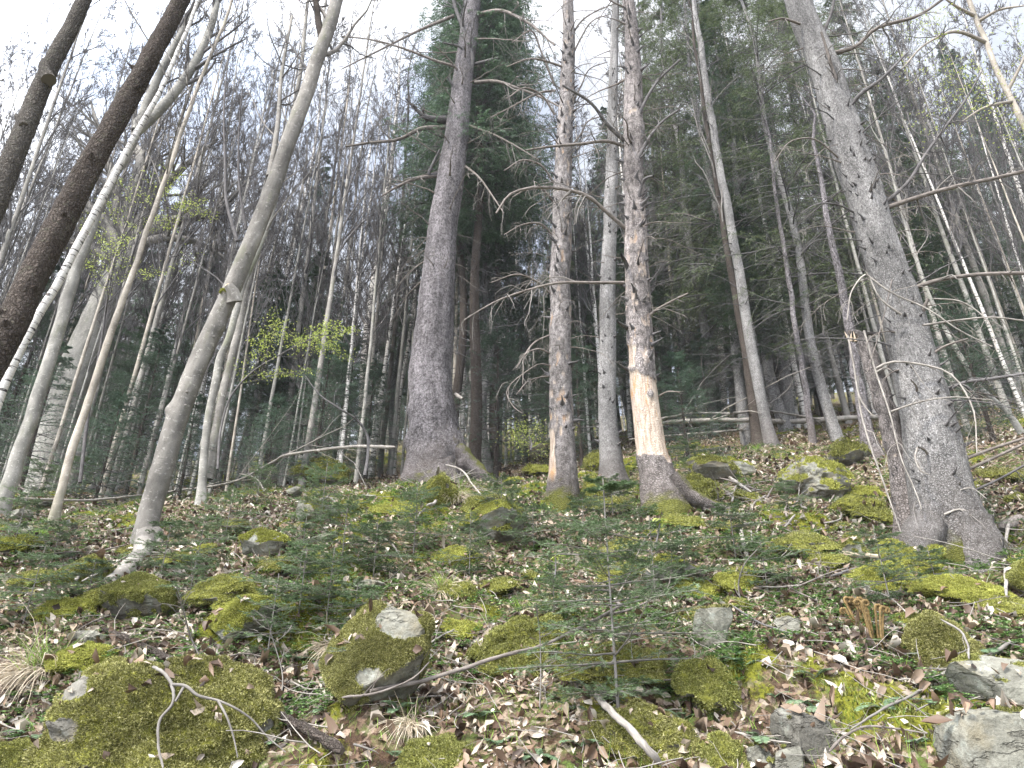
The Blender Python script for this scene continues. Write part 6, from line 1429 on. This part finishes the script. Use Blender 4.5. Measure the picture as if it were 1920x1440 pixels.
leafy('tiny_sapling', 'thin seedling with bright leaves left of the tallest fir sapling', 'seedling', [(1040, 1085), (1042, 1060), (1042, 1045)], 5.0, 4, 3, 12, .05, .012, tw=4, sub=2, seed=8, tmin=.9, tln=.2, flat=.3)
leafy('bare_shrub', 'leafless wiry seedling in front of the lichen-topped boulder', 'shrub', [(1012, 1330), (1014, 1250), (1012, 1190), (1005, 1130)], 3.9, 3, 2, 0, 0, 0, tw=6, sub=2, seed=9, stem='greytwig')
leafy('bare_shrub', 'leafless wiry stem at the lower left of the boulder group', 'shrub', [(385, 1290), (378, 1240), (360, 1200), (345, 1150), (330, 1110)], 4.2, 4, 2, 0, 0, 0, tw=8, sub=3, seed=10, stem='greytwig')
leafy('bare_shrub', 'leafless branching stem below the tall sapling at right', 'shrub', [(1420, 1185), (1400, 1150), (1385, 1110), (1395, 1060), (1420, 1030)], 4.9, 4, 2, 0, 0, 0, tw=8, sub=3, seed=11, stem='greytwig')
leafy('bare_shrub', 'wiry bare stem standing left of the bright cushion', 'shrub', [(520, 1335), (530, 1270), (512, 1200), (495, 1150)], 4.0, 3, 1.5, 0, 0, 0, tw=7, sub=3, seed=12, stem='greytwig')

# ------------------------------------------------------------------ ground cover: litter, herbs, moss, twigs
def scatter(n, y0, y1, seed, power=1.0):
    rng = rs(seed); u = rng.uniform(0, 1, n); y = np.exp(math.log(y0) + (math.log(y1) - math.log(y0)) * u); x = rng.uniform(-1, 1, n) * (.92 * y + .7)
    return x, y, rng
def off_rocks(x, y):
    ok = np.ones(len(x), bool)
    for (cx, cy, a, b, cz) in ROCKS: ok &= (((x - cx) / a) ** 2 + ((y - cy) / b) ** 2) > 1
    return ok
def leaf_litter():
    x, y, rng = scatter(340000, 2.3, 26, 1)
    mm = moss_mask(x, y); pat = fbm(p3(x, y, 1.1), 61, 3)
    ok = (rng.uniform(0, 1, len(x)) > mm * .88) & (rng.uniform(0, 1, len(x)) < np.clip(.50 + pat * 1.7, .08, 1)) & off_rocks(x, y)
    x, y = x[ok], y[ok]; n = len(x); S = np.stack([x, y, gh(x, y) + rng.uniform(.002, .030, n)], -1)
    N = gnormal(x, y); N = unit(N + rng.normal(0, 1, N.shape) * rng.choice([.16, .30, .55], (n, 1), p=[.5, .33, .17])); D = unit(np.cross(N, rng.normal(0, 1, N.shape)))
    S = np.concatenate([S] + [a for a, b in LEAF_ON]); N = np.concatenate([N] + [unit(b + rng.normal(0, .3, b.shape)) for a, b in LEAF_ON]); D = unit(np.cross(N, rng.normal(0, 1, N.shape))); y = S[:, 1]; n = len(S)
    l = (.022 + .046 * rng.uniform(0, 1, n) ** 1.3) * (1 + y / 26); mb = MB()
    LV = leafquads(S, D, N, l, l * rng.uniform(.42, .72, n), rng.normal(.2, .6, n), rng.normal(0, .5, n)); LV += rng.normal(0, .055, LV.shape) * l[:, None, None]; add_leaves(mb, LV)
    tag(link('leaf_litter', mb.mesh('leaf_litter', M['leaf'])), 'fallen brown and bleached beech leaves strewn over the slope', 'leaf litter', kind='stuff')
leaf_litter()
def ground_moss():
    x, y, rng = scatter(230000, 2.3, 15, 2)
    mm = moss_mask(x, y); ok = (rng.uniform(0, 1, len(x)) < np.clip(mm * 1.3 - .25, 0, 1)) & off_rocks(x, y); x, y = x[ok], y[ok]
    S = np.stack([x, y, gh(x, y)], -1); N = gnormal(x, y); mb = MB()
    L = .017 * (1 + y / 9); r = rng.normal(0, 1, (len(x), 3)); D = unit(N + r * .5); sd_ = unit(np.cross(D, rng.normal(0, 1, D.shape))) * (L * .17)[:, None]; Lz = (L * rng.uniform(.5, 1.4, len(x)))[:, None]
    V = np.stack([S - sd_, S + sd_, S + D * Lz * .6 + sd_ * .8, S + D * Lz], 1); mb.add(V.reshape(-1, 3), np.arange(len(V) * 4).reshape(-1, 4))
    tag(link('moss_carpet', mb.mesh('moss_carpet', M['moss'])), 'low yellow-green moss carpet between the leaves', 'moss', kind='stuff')
ground_moss()
def herbs():
    x, y, rng = scatter(64000, 2.4, 17, 3); pat = fbm(p3(x, y, .6), 71, 3)
    ok = (pat > -.25) & off_rocks(x, y); x, y = x[ok], y[ok]; n = len(x); k = 5
    z = gh(x, y); C_ = np.repeat(np.stack([x, y, z + .02], -1), k, 0); a = np.tile(np.arange(k) * 2 * PI / k, n) + np.repeat(rng.uniform(0, 6, n), k) + rng.normal(0, .3, n * k)
    D = unit(np.stack([np.cos(a), np.sin(a), rng.uniform(-.05, .7, n * k)], -1)); U = unit(np.array([0, 0, 1.0]) - D * D[:, 2:3]); l = np.repeat(rng.uniform(.010, .026, n) * (1 + np.sqrt(y) / 6), k)
    C_[:, 2] += np.repeat(rng.uniform(0, .05, n), k)
    mb = MB(); add_leaves(mb, leafquads(C_ + D * .006, D, U, l, l * .5, .2, -.15))
    # grass blades
    x, y, rng = scatter(26000, 2.4, 16, 4); pat = fbm(p3(x, y, .9), 81, 3); ok = (pat > .02); x, y = x[ok], y[ok]; n = len(x)
    S = np.stack([x, y, gh(x, y)], -1); D = unit(np.array([0, -.1, 1.0]) + rng.normal(0, .45, (n, 3))); sd_ = unit(np.cross(D, rng.normal(0, 1, D.shape))) * .0013; L = rng.uniform(.04, .12, n)[:, None]; bend = rng.normal(0, .35, (n, 3)) * L
    Mx = S + D * L * .55 + bend * .3; V = np.stack([S - sd_, S + sd_, Mx + sd_ * .8, Mx - sd_ * .8, S + D * L + bend - np.array([0, 0, .2]) * L], 1); b = (np.arange(n) * 5)[:, None]; k0 = mb.n; mb.add(V.reshape(-1, 3), np.concatenate([b, b + 1, b + 2, b + 3], 1), 1)
    mb.f.append(np.concatenate([b + 3, b + 2, b + 4], 1) + k0); mb.fm.append(np.ones(n, np.int32))
    tag(link('undergrowth', mb.mesh('undergrowth', [M['herb'], M['grass']])), 'low green herbs and thin grass sprouting through the litter', 'undergrowth', kind='stuff')
herbs()
def twigs():
    x, y, rng = scatter(3600, 2.4, 18, 5); n = len(x); z = gh(x, y) + rng.uniform(.01, .06, n); a = rng.uniform(0, 2 * PI, n); L = rng.uniform(.06, .38, n) * (1 + y / 20); P = [np.stack([x, y, z], -1)]; d = np.stack([np.cos(a), np.sin(a), rng.normal(0, .12, n) + .43 * np.sin(a)], -1)
    for j in range(5): d = unit(d + rng.normal(0, .12, d.shape)); P.append(P[-1] + d * (L / 5)[:, None])
    P = np.stack(P, 1); mb = MB(); h = n // 2; R = rng.uniform(.0012, .0042, n)[:, None] * np.linspace(1, .5, 6)[None]
    tubes(mb, P[:h], R[:h], 4, 0); tubes(mb, P[h:], R[h:], 4, 1)
    tag(link('twig_litter', mb.mesh('twig_litter', [M['greytwig'], M['paletwig']])), 'countless thin dry twigs lying in the leaf litter', 'twigs', kind='stuff')
twigs()
# ------------------------------------------------------------------ thin haze volume added to lighten the far trunks
def haze():
    m = bpy.data.materials.new('haze'); m.use_nodes = True; t = m.node_tree; t.nodes.clear()
    o = t.nodes.new('ShaderNodeOutputMaterial'); v = t.nodes.new('ShaderNodeVolumePrincipled')
    v.inputs['Color'].default_value = (0.86, 0.90, 0.96, 1); v.inputs['Density'].default_value = HAZE
    t.links.new(v.outputs[0], o.inputs['Volume'])
    lo, hi = np.array([-885.0, -50, -20.0]), np.array([885.0, 430, 110.0])
    V = np.array([[(lo, hi)[i][0], (lo, hi)[j][1], (lo, hi)[k][2]] for i in (0, 1) for j in (0, 1) for k in (0, 1)])
    F = np.array([[0, 1, 3, 2], [4, 6, 7, 5], [0, 4, 5, 1], [2, 3, 7, 6], [0, 2, 6, 4], [1, 5, 7, 3]])
    mb = MB(); mb.add(V, F); h = link('haze', mb.mesh('haze', m, False)); tag(h, 'thin pale haze added to lighten the far trunks', 'haze', kind='stuff')
HAZE = 0.0006
haze()
scene.cycles.volume_bounces = 0
